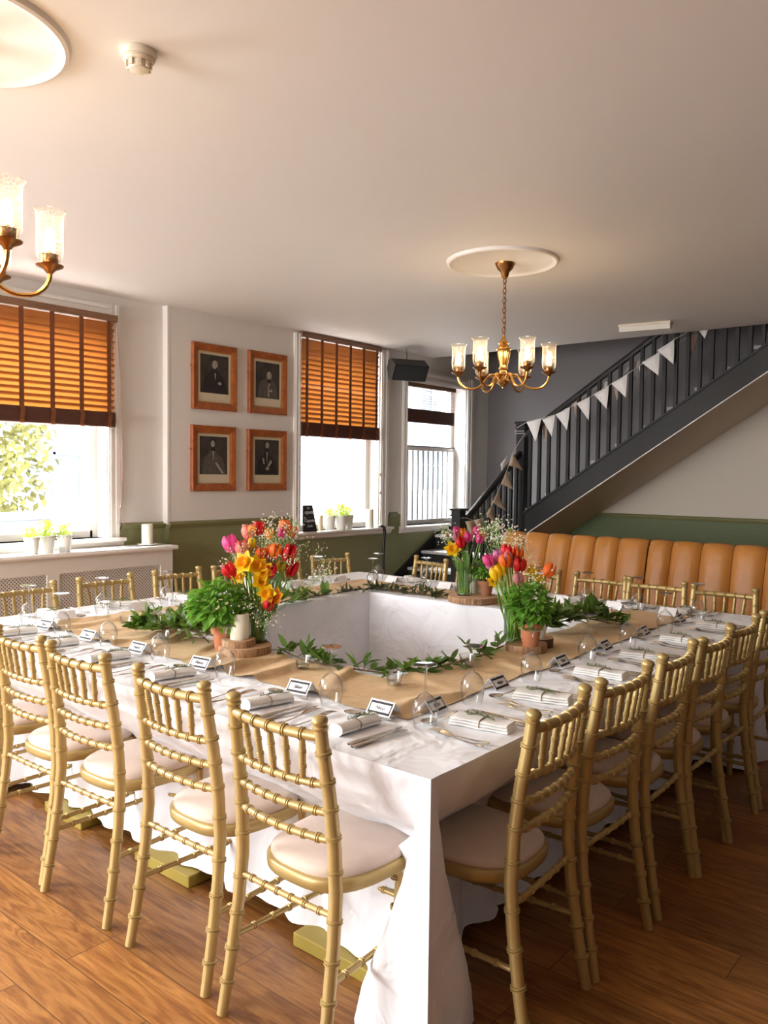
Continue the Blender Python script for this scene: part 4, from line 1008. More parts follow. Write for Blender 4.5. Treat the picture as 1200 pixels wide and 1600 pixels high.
# ------------------------------------------------------------------ tableware prototypes
def one(name, mb, m, cat, ang=40, **k):
    o = mb.build(name, m, ang=ang, **k); o['category'] = cat; return Proto(o)
wg = empty('wine_glass', label='x', cat='wine glass')
MB().lathe([(.0305, 0), (.0335, .012), (.037, .03), (.039, .048), (.0375, .066), (.031, .083), (.020, .096), (.009, .103), (.005, .108)], seg=28, cap=False).build('bowl', 'glass', wg)
MB().lathe([(.0052, .106), (.0042, .12), (.004, .15), (.0045, .17), (.008, .178)], seg=12, cap=False).build('stem', 'glass', wg)
MB().lathe([(.006, .176), (.018, .181), (.033, .185), (.0345, .1865), (.033, .188), (.0, .1885)], seg=28, cap=False).build('foot', 'glass', wg)
WG = Proto(wg)
def fork_mesh(k=1.0):
    mb = MB(); zc = lambda y: .004 + .010*max(0, (y-.12)/.08)*(1-max(0, (y-.16)/.05)) + .004*math.exp(-((y-.01)/.03)**2)
    def strip(pts):   # (y, halfwidth, xc)
        rows = [[(x-w, y, zc(y)), (x, y, zc(y)+.0014), (x+w, y, zc(y))] for y, w, x in pts]; mb.grid(rows)
        rows = [[(x+w, y, zc(y)), (x, y, zc(y)-.0014), (x-w, y, zc(y))] for y, w, x in pts]; mb.grid(rows)
    strip([(0, .003, 0), (.004, .008, 0), (.02, .009, 0), (.045, .006, 0), (.08, .0035, 0), (.115, .003, 0), (.125, .005, 0), (.135, .010, 0), (.15, .012, 0), (.158, .012, 0)])
    for i in range(4): x = -.0096+i*.0064; strip([(.155, .0024, x), (.175, .002, x), (.195, .0016, x), (.202, .0008, x)])
    return mb
FK = one('table_fork', fork_mesh(), 'silver', 'fork')
def knife_mesh():
    mb = MB(); rows = []
    for y, w, h in ((0, .004, .003), (.004, .009, .006), (.03, .0095, .006), (.07, .0075, .005), (.09, .006, .004), (.094, .008, .004)):
        rows.append([(w*cos(a), y, .0045+h*.75*sin(a)) for a in [2*pi*k/10 for k in range(11)]])
    mb.grid(rows)
    mb.prism([(-.006, .093), (.0075, .093), (.0085, .13), (.0085, .19), (.004, .212), (-.003, .22), (-.006, .19)], lambda p, q, h: (p, q, h), .0035, .0053)
    return mb
KN = one('table_knife', knife_mesh(), 'silver', 'knife')
def spoon_mesh():
    mb = MB(); pts = [(0, .003), (.004, .008), (.02, .0085), (.045, .0055), (.09, .0032), (.115, .0035)]
    mb.grid([[(-w, y, .004), (0, y, .0056), (w, y, .004)] for y, w in pts]); mb.grid([[(w, y, .004), (0, y, .0026), (-w, y, .004)] for y, w in pts])
    for sgn in (0, -.0012):
        rows = []
        for i in range(9):
            t = i/8; y = .112+.058*t; w = .0195*math.sqrt(max(0, 1-(2*t-1)**2))**.9+.0008; row = []
            for j in range(7):
                q = j/6*2-1; dep = .0085*(1-q*q)*(1-(2*t-1)**2); row.append((w*q, y, .009-dep+sgn))
            rows.append(row)
        mb.grid(rows)
    return mb
SP = one('dessert_spoon', spoon_mesh(), 'silver', 'spoon')
def sprig(mb, a, b, n, seed, ln=.016):
    rr = random.Random(seed); a, b = Vector(a), Vector(b); mid = a.lerp(b, .5)+Vector((0, 0, .008)); 
    for i in range(n):
        t = i/n; p = a*(1-t)**2+mid*2*t*(1-t)+b*t*t; d = (b-a).normalized()
        o_ = Vector((rr.uniform(-1, 1), rr.uniform(-1, 1), rr.uniform(0, 1))).normalized()
        mb.leaf(p, d*.7+o_, Vector((0, 0, 1)), ln*rr.uniform(.7, 1.1), .0032, .1, .1, 2)
    mb.tube([a, mid.lerp(a.lerp(b, .5), .5), b], .0014, 5)
def napkin_roll():
    o = empty('rolled_napkin', label='x', cat='napkin'); rows = []
    n = 34
    for i in range(13):
        y = -.095+.19*i/12; e = abs(y)/.095; row = []
        for k in range(n+1):
            a = 2*pi*1.0*k/n; rad = .021*(1+.14*e*e)+.0022*(k/n) + .0016*sin(a*3+i*.7)
            if abs(i-6) < 1: rad *= .88
            row.append((rad*cos(a)*1.28, y, .0195+rad*.86*sin(a)))
        rows.append(row)
    mb = MB().grid(rows)
    for sgn, y in ((-1, -.095), (1, .095)):
        sp = [(.024*(1-k/26)*cos(k*.55)*1.2, y-sgn*.003, .0195+.02*(1-k/26)*sin(k*.55)) for k in range(24)]
        mb.tube(sp, .0018, 5)
    mb.add(rows[0][:-1], [tuple(range(n))]); mb.add(rows[-1][:-1], [tuple(reversed(range(n)))])
    nk = mb.build('linen_roll', 'napkin', o, ang=60)
    MB().tube([(.0265*cos(2*pi*k/20), .002*sin(k), .0195+.0195*sin(2*pi*k/20)) for k in range(21)], .0017, 6, False).build('twine', 'twine', o)
    mb = MB(); sprig(mb, (-.012, -.03, .04), (.008, .085, .040), 46, 3); sprig(mb, (.0, .0, .041), (-.02, .075, .038), 30, 4); mb.build('rosemary_sprig', 'rosemary', o)
    return Proto(o)
def napkin_fold():
    o = empty('folded_napkin', label='x', cat='napkin'); mb = MB()
    for k, (z, w, l) in enumerate(((.004, .036, .092), (.0125, .035, .091), (.021, .034, .090))):
        rows = []
        for i in range(11):
            y = -l+2*l*i/10; row = []
            for a in [2*pi*j/20 for j in range(21)]:
                e = .4; c, s = cos(a), sin(a)
                row.append(((abs(c)**e)*math.copysign(w, c)+.002*sin(i+k), y+.0015*sin(i*2+k), z+(abs(s)**.8)*math.copysign(.0045, s)+.0008*sin(i*1.4+a)))
            rows.append(row)
        mb.grid(rows); mb.add(rows[0][:-1], [tuple(range(20))]); mb.add(rows[-1][:-1], [tuple(reversed(range(20)))])
    mb.build('linen_fold', 'napkin', o, ang=60)
    MB().tube([(.036*math.copysign(abs(cos(a))**.5, cos(a)), -.004, .013+.0145*math.copysign(abs(sin(a))**.6, sin(a))) for a in [2*pi*k/24 for k in range(25)]], .0017, 6, False).build('twine', 'twine', o)
    mb = MB(); sprig(mb, (-.012, -.045, .030), (.012, .06, .030), 46, 6); sprig(mb, (.0, -.02, .031), (-.022, .04, .036), 26, 7); mb.build('rosemary_sprig', 'rosemary', o)
    return Proto(o)
NR, NF = napkin_roll(), napkin_fold()
def place_card():
    o = empty('place_card', label='x', cat='place card'); an = radians(52); c, s = cos(an), sin(an); H = .050; W = .046
    mb = MB()
    def face(p, q, h): return (p, -H*c + q*c + h*s, q*s - h*c*.0 )
    def F(x, q, off): # front face coordinates: q along slope from bottom
        return (x, -H*c + q*c - off*s, q*s + off*c)
    def Bk(x, q, off): return (x, H*c - q*c + off*s, q*s + off*c)
    for fn in (F, Bk):
        a = [fn(x, q, of) for of in (0, .0007) for x, q in ((-W, 0), (W, 0), (W, H), (-W, H))]
        mb.add(a, [(0, 1, 2, 3), (7, 6, 5, 4), (0, 4, 5, 1), (1, 5, 6, 2), (2, 6, 7, 3), (3, 7, 4, 0)])
    mb.build('card', 'card', o, smooth=False)
    b = MB()
    for (x0, x1, q0, q1) in ((-.041, .041, .005, .0125), (-.041, .041, .0375, .045), (-.041, -.0375, .005, .045), (.0375, .041, .005, .045)):
        a = [F(x, q, .0012) for x, q in ((x0, q0), (x1, q0), (x1, q1), (x0, q1))]; b.add(a, [(0, 1, 2, 3)])
    b.build('printed_border', 'ink', o, smooth=False)
    return Proto(o), (an, H, F)
PC, (PAN, PH, PF) = place_card()
NAMES = {'left front side': ['Nicci', 'Zoe', 'Emma', 'Karen', 'Laura', 'Jane'], 'right front side': ['Ryle', 'Wye', 'Mum', 'Dad', 'Jo', 'Amy']}
def tealight():
    o = empty('tealight_glass', label='x', cat='candle holder', group='tealight glasses')
    MB().lathe([(0, .001), (.022, .001), (.024, .006), (.027, .03), (.031, .046), (.030, .046), (.0255, .03), (.022, .010), (0, .009)], seg=24).build('holder', 'glass', o)
    MB().lathe([(0, .0105), (.019, .0105), (.019, .018), (0, .0185)], seg=20).build('tealight', 'silver', o)
    return Proto(o)
TL = tealight()

settings = {'left front side': [.435, .80, 1.32, 1.72, 2.10, 2.46], 'right front side': [.43, .80, 1.245, 1.64, 2.07, 2.53],
            'banquette side': [.42, .72, 1.04, 1.46, 1.87, 2.30], 'window side': [.52, .92, 1.31, 1.70, 2.10, 2.50]}
sr = random.Random(11)
for side, lst in settings.items():
    E0, rz, v, r = SIDES[side]; near = 'front' in side
    for i, s in enumerate(lst):
        E = E0(s); j = lambda a: sr.uniform(-a, a); w = '%s place %s, %s' % (ORD[i], FROM[side], side)
        def at(u, q, z=0): return tuple(E + r*(u+j(.006)) + v*(q+j(.006)) + Vector((0, 0, T+.0015+z)))
        if side == 'left front side':
            NRo = NR.get(at(.045, .165), rz+radians(-8)+j(.08), 'rolled white napkin with rosemary, ' + w, 'rolled napkins with rosemary')
            NRo.scale = (.82, .82, .82)
            KN.get(at(.125, .045), rz+radians(-4)+j(.04), 'silver table knife next to the napkin, ' + w, 'table knives'); KN.get(at(.150, .035), rz+radians(-6)+j(.04), 'silver table knife farther from the napkin, ' + w, 'table knives')
            FK.get(at(-.10, .045), rz+radians(6)+j(.05), 'silver fork next to the napkin, ' + w, 'table forks'); FK.get(at(-.14, .03), rz+radians(8)+j(.05), 'silver fork farther from the napkin, ' + w, 'table forks')
            SP.get(at(.085, .292, .002), rz+pi/2+radians(8)+j(.1), 'dessert spoon laid across the top, ' + w, 'dessert spoons')
            WG.get(at(.185, .305), j(3), 'upturned wine glass, ' + w, 'upturned wine glasses')
        else:
            a_ = radians(14) if near else 0
            NF.get(at(.0, .135), rz+radians(10 if near else 60*(i % 2))+j(.12), 'folded white napkin with rosemary, ' + w, 'folded napkins with rosemary')
            KN.get(at(.085, .03), rz+radians(4)+j(.05), 'silver table knife next to the napkin, ' + w, 'table knives'); KN.get(at(.112, .03), rz+radians(2)+j(.05), 'silver table knife farther from the napkin, ' + w, 'table knives')
            FK.get(at(-.125, .03), rz+radians(-4)+j(.06), 'silver fork next to the napkin, ' + w, 'table forks'); FK.get(at(-.165, .02), rz+radians(-6)+j(.06), 'silver fork farther from the napkin, ' + w, 'table forks')
            SP.get(at(.06, .262, .002), rz+pi/2-radians(6)+j(.15), 'dessert spoon laid across the top, ' + w, 'dessert spoons')
            WG.get(at(.19 if near else .2, .285), j(3), 'upturned wine glass, ' + w, 'upturned wine glasses')
        c = PC.get(at(.02, .325, .006), rz+j(.12)+(radians(8) if side == 'left front side' else 0), 'tented place card with a black border, ' + w, 'place cards')
        if side in NAMES:
            t = text_mesh('handwritten_name', NAMES[side][i], .017, 'ink', c, PF(0, PH*.5, .0014), (PAN, 0, 0), .0001, shear=.2)
    # end
WG.get((2.47, 2.30, T+.001), 0, 'upturned wine glass at the inner far corner, between the two garlands', 'upturned wine glasses')
for i, (x, y, lb) in enumerate([(.568, 1.017, 'small glass tealight holder by the garland, beyond the second left front card'), (.60, .60, 'small glass tealight holder nearest the near inner corner of the table'), (1.009, .575, 'small glass tealight holder by the garland on the right front table'),
                            (2.50, .634, 'small glass tealight holder near the right corner of the runner'), (.605, 2.24, 'small glass tealight holder at the left end of the bushy greenery'), (.50, 1.80, 'small glass tealight holder in front of the bushy greenery'), (2.62, 1.72, 'small glass tealight holder behind the far tulip vase')]):
    TL.get((x, y, T+.006), 0, lb)

# ------------------------------------------------------------------ centrepieces
def slice_(label, x, y, z, r, h, dark=False, seed=1):
    rr = random.Random(seed); mb = MB(); n = 40; ph = rr.uniform(0, 6)
    rad = [r*(1+.035*sin(2*a+ph)+.02*sin(5*a+ph*2)+rr.uniform(-.008, .008)) for a in [2*pi*k/n for k in range(n)]]
    lv = [(0, .985), (.004, 1), (h-.004, 1.0), (h, .985)]
    rows = [[(rad[k % n]*f*cos(2*pi*k/n), rad[k % n]*f*sin(2*pi*k/n), zz) for k in range(n+1)] for zz, f in lv]; mb.mi = 1; mb.grid(rows); mb.mi = 0
    mb.add(rows[-1][:-1], [tuple(range(n))]); mb.add(rows[0][:-1], [tuple(reversed(range(n)))])
    o = mb.build('wood_slice', ['slice', 'bark' if not dark else 'slicedark'], loc=(x, y, z)); tag(o, label, 'wood slice'); return o
def pot(parent, r0, r1, h, m='terra', soil=True):
    MB().lathe([(0, .003), (r0, 0), (r0+(r1-r0)*.68, h*.70), (r1*.99, h*.71), (r1*1.10, h*.72), (r1*1.13, h), (r1*1.04, h), (r1*.98, h*.86)], seg=28, cap=False).build('pot', m, parent)
    if soil: MB().lathe([(0, h*.9), (r1*.98, h*.88)], seg=20, cap=False).build('soil', 'soil', parent)
def foliage(parent, c, rad, n, ln, wd, seed, m='basil', up=.5, curl=.3):
    rr = random.Random(seed); mb = MB()
    for i in range(n):
        a = rr.uniform(0, 2*pi); b = rr.uniform(-.75, 1); q = rr.uniform(.35, 1)**.5; k = math.sqrt(max(0, 1-b*b))
        d = Vector((cos(a)*k, sin(a)*k, b)); p = Vector(c)+Vector((d.x*rad[0]*q, d.y*rad[1]*q, d.z*rad[2]*q))
        dr = Vector((d.x, d.y, d.z*.3))+Vector((rr.uniform(-.6, .6), rr.uniform(-.6, .6), rr.uniform(-.5, .5)))
        mb.leaf(p, dr, Vector((d.x*.5, d.y*.5, 1)), ln*rr.uniform(.55, 1.15), wd*rr.uniform(.85, 1.25), curl*rr.uniform(.3, 1.8), .45, 5)
    mb.build('foliage', m, parent)
    st_ = MB()
    for i in range(9):
        a = rr.uniform(0, 6.28); q = rr.uniform(.2, .8)
        st_.tube([(c[0]*0+.02*cos(a), .02*sin(a), c[2]-rad[2]*1.15), (c[0]+rad[0]*q*cos(a), c[1]+rad[1]*q*sin(a), c[2])], .0022, 5)
    st_.build('stems', 'stem', parent)
def basil(label, x, y, z, r0, r1, h, c, rad, n, ln, seed, m='terra'):
    o = empty('potted_basil', (x, y, z), 0, label, 'potted plant'); pot(o, r0, r1, h, m); foliage(o, c, rad, n, ln, ln*.68, seed); return o
def candle(label, x, y, z, r, h, m='wax', wick=True):
    o = empty('pillar_candle', (x, y, z), 0, label, 'candle')
    MB().lathe([(0, 0), (r-.002, 0), (r, .003), (r, h-.004), (r-.003, h), (r-.008, h-.001), (0, h-.004)], seg=28).build('wax_body', m, o)
    MB().tube([(0, 0, h-.005), (.001, 0, h+.004), (.003, 0, h+.009)], .0012, 5).build('wick', 'wick', o); return o
def vase(label, x, y, z, r, h, water=.5):
    o = empty('glass_vase', (x, y, z), 0, label, 'vase')
    MB().lathe([(0, .006), (r*.9, .006), (r, .014), (r, h)], seg=32, cap=False).build('inner_wall', 'vase', o)
    MB().lathe([(0, .0), (r+.001, 0), (r+.003, .006), (r+.003, h), (r+.0015, h+.001), (r, h)], seg=32, cap=False).build('outer_wall', 'vase', o)
    return o
RV = Vector((.639, -.769, 0)); FV = Vector((.769, .639, 0))
def stem_to(mb, a, b, r, rr, seg=6):
    a, b = Vector(a), Vector(b); m1 = a.lerp(b, .45)+Vector((rr.uniform(-.01, .01), rr.uniform(-.01, .01), .02))
    pts = [a*(1-t)**2+m1*2*t*(1-t)+b*t*t for t in [k/6 for k in range(7)]]; mb.tube(pts, r, seg); return pts
def tulip(label, grp, base, tip, col, size, rr, openness=.0, leaf=True):
    base, tip = Vector(base), Vector(tip); o = empty('tulip', base, 0, label, 'tulip', grp)
    mb = MB(); pts = stem_to(mb, (0, 0, 0), tip-base, .0032, rr); mb.build('stem', 'stem', o)
    ax = (pts[-1]-pts[-2]).normalized(); q = Vector((0, 0, 1)).rotation_difference(ax).to_matrix(); b = MB(); c = tip-base
    for k in range(6):
        a = k*pi/3+(.0 if k % 2 else .5); inner_ = k % 2; rows = []; rr_ = size*(.40 if inner_ else .46)
        for i in range(7):
            t = i/6; rad = rr_*(sin(pi*min(1, t*.78+.08))**.75)*(1+openness*t*1.3); z = size*1.25*t - size*.1
            hw = .62*sin(pi*min(.97, t*.85+.12))*(1 if t < .85 else .7)
            if i == 6: hw = .08
            rows.append([tuple(c + q @ Vector(((rad+.06*size*(1-abs(w)))*cos(a+w*hw), (rad+.06*size*(1-abs(w)))*sin(a+w*hw), z))) for w in (-1, -.5, 0, .5, 1)])
        b.grid(rows)
    b.build('bloom', col, o, ang=70)
    if leaf:
        lm = MB(); d = (c.normalized()+Vector((rr.uniform(-.6, .6), rr.uniform(-.6, .6), 0))).normalized(); s0 = c*.35
        lm.leaf(s0, d, Vector((d.x, d.y, -.3)), size*rr.uniform(2.2, 3.4), size*.55, .15, .35, 6); lm.build('leaf', 'tleaf', o)
def daffodil(label, grp, base, tip, col, size, rr, face, double=False):
    base, tip = Vector(base), Vector(tip); o = empty('daffodil', base, 0, label, 'daffodil', grp)
    mb = MB(); stem_to(mb, (0, 0, 0), tip-base+Vector(face).normalized()*-.01, .003, rr); mb.build('stem', 'stem', o)
    f = Vector(face).normalized(); q = Vector((0, 0, 1)).rotation_difference(f).to_matrix(); c = tip-base; b = MB()
    for ring in range(2 if double else 1):
        for k in range(6):
            a = k*pi/3+ring*.5; d = q @ Vector((cos(a), sin(a), .25+ring*.5)); n = q @ Vector((0, 0, 1))
            b.leaf(c, d, n, size*(.95-ring*.25), size*.62, -.12, .15, 5)
    b.build('petals', col, o)
    cr = MB(); rows = []
    for z, r_ in ((0, .16), (.15, .24), (.35, .27), (.5, .34)):
        rows.append([tuple(c + q @ Vector((size*(r_+(.03*(k % 2) if z > .4 else 0))*cos(2*pi*k/18), size*(r_+(.03*(k % 2) if z > .4 else 0))*sin(2*pi*k/18), size*z))) for k in range(19)])
    cr.grid(rows).build('trumpet', 'amber' if col == 'yellow' else col, o)
def breath(label, base, clouds, seed):
    rr = random.Random(seed); o = empty('baby_breath_spray', base, 0, label, 'flowers'); base = Vector(base)
    o['kind'] = 'stuff'; bl = MB(); st_ = MB()
    for (c, rad, n) in clouds:
        c = Vector(c)-base
        hubs = [c+Vector((rr.gauss(0, .4)*rad[0], rr.gauss(0, .4)*rad[0], rr.gauss(0, .4)*rad[1])) for _ in range(max(3, n//14))]
        for h in hubs: st_.tube([Vector((0, 0, .05)), h*.5+Vector((rr.uniform(-.01, .01), 0, .02)), h], .0008, 4)
        for i in range(n):
            h = hubs[i % len(hubs)]; p = h+Vector((rr.gauss(0, .022), rr.gauss(0, .022), rr.gauss(.004, .020)))
            bl.blob(p, rr.uniform(.0022, .0050))
            if i % 2: st_.tube([h, p], .0005, 3, False)
    bl.build('blooms', 'breath', o, smooth=False); st_.build('sprays', 'stem', o)
def arrange(cx, cy, z, px0, py0, sc, flowers, where, vr, seed):
    """flowers in a vase: offsets (right, up) in metres across the bouquet plus depth"""
    rr = random.Random(seed); C = Vector((cx, cy, z)); seen = {}
    for (kind, px, py, col, size, dep) in flowers:
        right, up = (px-px0)/sc, (py0-py)/sc*1.005
        tip = C + RV*right + FV*dep + Vector((0, 0, up+dep*.10))
        a = rr.uniform(0, 6.28); base = C + Vector((cos(a)*vr*.6, sin(a)*vr*.6, .012))
        pos = ('top' if up > .34 else 'upper' if up > .27 else 'middle' if up > .2 else 'low') + (' left' if right < -.04 else ' right' if right > .04 else ' centre')
        dp = 'front' if dep < -.02 else 'back' if dep > .04 else 'mid-depth'
        lb = '%s %s at the %s, %s, of the %s' % (COLN[col], kind, pos, dp, where)
        seen[lb] = seen.get(lb, 0)+1
        g = '%s %ss in the %s' % (COLN[col], kind, where)
        if kind == 'tulip': tulip(lb, g, base, tip-Vector((0, 0, size*.5)), col, size, rr, rr.uniform(0, .25), leaf=rr.random() < .6)
        else: daffodil(lb, g, base, tip, col, size, rr, tuple(-FV*.9-RV*rr.uniform(-.5, .5)+Vector((0, 0, rr.uniform(-.1, .5)))), double=rr.random() < .5)
    fill = MB(); 
COLN = dict(pink='bright pink', lilac='pale lilac-pink', coral='coral', red='deep red', orange='orange-red', amber='amber', yellow='yellow', dusky='dusky pink')
# left centrepiece
slice_('large bark-edged wood slice under the left centrepiece', .615, 1.395, T+.004, .108, .032, seed=1)
slice_('smaller thick wood slice stacked on the large one, under the white candle', .585, 1.405, T+.036, .070, .028, seed=2)
basil('bushy basil in a terracotta pot on the left centrepiece', .565, 1.475, T+.006, .034, .046, .105, (-.01, .02, .185), (.115, .11, .10), 430, .044, 21)
candle('white pillar candle on the stacked slices of the left centrepiece', .582, 1.395, T+.064, .038, .105)
vase('clear glass vase holding the tallest bouquet, left centrepiece', .688, 1.405, T+.036, .045, .15)
LF = [('tulip', 359, 861, 'pink', .062, 0), ('tulip', 366, 872, 'lilac', .05, .03), ('tulip', 374, 867, 'coral', .055, -.01), ('tulip', 361.5, 894, 'red', .056, -.05), ('daffodil', 381, 884, 'yellow', .060, -.07), ('daffodil', 395, 889, 'yellow', .055, -.06),
      ('daffodil', 405, 895, 'yellow', .052, -.05), ('daffodil', 401, 912, 'yellow', .05, -.05), ('tulip', 414, 896, 'red', .050, -.04), ('tulip', 437, 874, 'red', .066, 0), ('tulip', 440, 897, 'red', .058, .02), ('tulip', 419, 870, 'orange', .052, -.01),
      ('tulip', 412, 872, 'orange', .045, .03), ('tulip', 399, 876, 'orange', .046, 0), ('tulip', 386, 861, 'yellow', .036, .02), ('tulip', 380, 846, 'coral', .055, .03), ('tulip', 394, 841, 'red', .048, .05), ('tulip', 386, 842, 'amber', .034, .02),
      ('tulip', 430, 837, 'orange', .046, .04), ('tulip', 440, 845, 'orange', .045, .05), ('tulip', 427, 845, 'pink', .036, .02), ('tulip', 410, 848, 'amber', .038, .03), ('daffodil', 412, 928, 'yellow', .050, -.05), ('daffodil', 424, 934, 'amber', .048, -.04),
      ('tulip', 411, 941, 'red', .046, -.06), ('daffodil', 368, 908, 'yellow', .044, .0), ('tulip', 426, 893, 'yellow', .040, .01), ('tulip', 386, 871, 'dusky', .044, .03), ('tulip', 409, 882, 'coral', .04, .02)]
arrange(.688, 1.405, T+.036, 395, 1003, 352, LF, 'left bouquet', .045, 5)
breath('cloud of tiny white gypsophila above and through the left bouquet', (.688, 1.405, T+.05), [((.76, 1.36, 1.245), (.10, .07), 420), ((.82, 1.36, 1.16), (.14, .06), 300), ((.89, 1.22, 1.08), (.05, .05), 90), ((.62, 1.40, 1.14), (.07, .06), 90), ((.60, 1.40, .955), (.06, .05), 150), ((.66, 1.33, .90), (.05, .04), 90)], 31)
# right centrepiece
slice_('wood slice under the basil pot on the right front table', 1.425, .555, T+.002, .088, .036, seed=3)
slice_('small dark-edged wood slice behind the right basil pot', 1.545, .565, T+.002, .065, .042, True, 4)
basil('tall bushy basil in a terracotta pot on the right centrepiece', 1.385, .515, T+.038, .033, .046, .098, (.0, .0, .165), (.078, .074, .088), 300, .042, 22)
candle('white pillar candle behind the right basil pot', 1.535, .565, T+.044, .036, .10)
vase('clear glass vase of tulips behind the right basil pot', 1.43, .62, T+.038, .040, .16)
RF = [('tulip', 778, 878, 'pink', .045, .0), ('tulip', 780, 886, 'lilac', .04, .01), ('tulip', 792, 874, 'lilac', .045, .03), ('tulip', 800, 878, 'orange', .05, -.02), ('tulip', 804, 866, 'red', .048, .03), ('tulip', 811, 869, 'red', .048, .02), ('tulip', 820, 869, 'orange', .052, .02),
      ('tulip', 806, 874, 'dusky', .04, .0), ('tulip', 821, 884, 'red', .052, -.01), ('tulip', 826, 888, 'orange', .045, .02), ('tulip', 787, 896, 'yellow', .050, -.03), ('tulip', 794, 892, 'yellow', .046, -.02), ('tulip', 819, 903, 'dusky', .045, -.04), ('tulip', 842, 896, 'yellow', .044, .02),
      ('tulip', 852, 908, 'yellow', .040, .03), ('tulip', 863, 892, 'orange', .056, .0), ('daffodil', 783, 914, 'yellow', .034, .03), ('tulip', 812, 881, 'coral', .04, .01)]
arrange(1.43, .62, T+.038, 816, 1004, 371, RF, 'right bouquet', .040, 6)
breath('gypsophila sprays in and behind the right bouquet', (1.43, .62, T+.05), [((1.53, .78, 1.265), (.07, .05), 200), ((1.50, .66, 1.20), (.07, .06), 110), ((1.38, .50, 1.08), (.05, .03), 70)], 32)
# far centrepiece
slice_('pale wood slice under the far tulip vase and pot', 2.40, 1.465, T+.004, .145, .035, seed=5)
basil('small basil in a terracotta pot on the far slice', 2.455, 1.415, T+.039, .030, .042, .088, (.0, .0, .145), (.068, .068, .065), 210, .036, 23, 'terra2')
vase('clear glass vase packed with tulip stems on the far slice', 2.375, 1.515, T+.039, .042, .17)
candle('white pillar candle behind the far pot', 2.50, 1.53, T+.039, .035, .11)
FF = [('tulip', 711, 834, 'pink', .05, .02), ('tulip', 710, 842, 'dusky', .045, .0), ('tulip', 717, 849, 'red', .058, -.03), ('tulip', 720, 836, 'amber', .045, .02), ('tulip', 728, 842, 'pink', .050, 0), ('tulip', 740, 833, 'pink', .045, .03), ('tulip', 744, 843, 'pink', .052, -.01), ('tulip', 750, 840, 'amber', .045, .03),
      ('daffodil', 703, 860, 'yellow', .060, -.03), ('tulip', 697, 838, 'red', .024, .0)]
arrange(2.375, 1.515, T+.039, 723, 932, 268, FF, 'far bouquet', .040, 7)
breath('gypsophila sprays on both sides of the far bouquet', (2.375, 1.515, T+.05), [((2.29, 1.60, 1.17), (.05, .06), 130), ((2.50, 1.38, 1.13), (.10, .06), 160), ((2.60, 1.30, 1.05), (.07, .05), 110), ((2.36, 1.52, 1.02), (.04, .03), 60)], 33)
# window-side slice and candle, mostly behind the left bouquet
slice_('brown wood slice on the window side, peeping out behind the left bouquet', 1.60, 2.47, T+.004, .10, .032, seed=6)
candle('cream pillar candle lying near the wood slice on the window side', 1.60, 2.50, T+.036, .036, .09)
# stems bundle visible in vases
def bundle(label, x, y, z, r, h, n, seed):
    rr = random.Random(seed); mb = MB()
    for i in range(n):
        a, b = rr.uniform(0, 6.28), rr.uniform(0, 6.28); q = rr.uniform(.2, .85)
        p0 = Vector((cos(a)*r*q, sin(a)*r*q, .01)); p1 = Vector((cos(b)*r*.8, sin(b)*r*.8, h)); mb.tube([p0, p0.lerp(p1, .5)*1.0, p1], rr.uniform(.0028, .0048), 6)
    o = mb.build('cut_stems', 'stem', loc=(x, y, z)); tag(o, label, 'flower stems', kind='stuff')
bundle('green cut stems packed inside the left vase', .688, 1.405, T+.036, .042, .20, 26, 1); bundle('green cut stems packed inside the right vase', 1.43, .62, T+.038, .037, .19, 16, 2); bundle('green cut stems packed inside the far vase', 2.375, 1.515, T+.039, .039, .19, 34, 3)

# ------------------------------------------------------------------ garlands
def garland(label, path, n, ln, wd, spread, height, m, seed, up=.6):
    rr = random.Random(seed); o = empty('leaf_garland', (*path[0][:2], T), 0, label, 'leaf garland', 'leaf garlands on the table'); B = Vector((*path[0][:2], T))
    P = [Vector((*p[:2], T+.012+(p[2] if len(p) > 2 else 0)))-B for p in path]
    MB().tube(P, .0032, 6).build('stem', 'twig', o)
    mb = MB(); tw = MB(); seg = [(a, b, (b-a).length) for a, b in zip(P, P[1:])]; tot = sum(s[2] for s in seg)
    k = 0
    while k < n:
        t = rr.uniform(0, tot)
        for a, b, l in seg:
            if t <= l: break
            t -= l
        p = a.lerp(b, min(1, t/l)); d = (b-a).normalized()
        side = Vector((-d.y, d.x, 0))*rr.choice((-1, 1))
        d2 = (d*rr.uniform(-.3, 1)+side*rr.uniform(.2, 1)+Vector((0, 0, rr.uniform(-.05, up)))).normalized()
        L_ = spread*rr.uniform(.4, 1.2); e = p+d2*L_; e.z = max(.004, min(e.z, height)); tw.tube([p, p.lerp(e, .5)+Vector((0, 0, .005)), e], .0015, 4)
        for q in range(rr.randint(3, 6)):
            u = rr.uniform(.25, 1); c = p.lerp(e, u); dd = (d2*.7+Vector((rr.uniform(-.9, .9), rr.uniform(-.9, .9), rr.uniform(-.2, .7)))).normalized()
            if c.z < .02 and dd.z < 0: dd.z = .05
            mb.leaf(c, dd, Vector((rr.uniform(-.7, .7), rr.uniform(-.7, .7), 1)), ln*rr.uniform(.65, 1.2), wd*rr.uniform(.7, 1.15), rr.uniform(.0, .3), .25, 4); k += 1
    tw.build('twigs', 'twig', o); mb.build('leaves', m, o); return o
garland('thick bushy garland left of the left basil pot', [(.56, 2.10), (.57, 1.93, .03), (.57, 1.76, .05), (.55, 1.62, .05), (.55, 1.55, .02)], 330, .062, .030, .10, .15, 'bay', 41, .9)
garland('thin leafy garland along the inner edge of the left front table to the near corner', [(.70, 1.29, .01), (.65, 1.1), (.66, .94), (.68, .82), (.70, .73)], 100, .060, .026, .055, .06, 'bay', 42, .5)
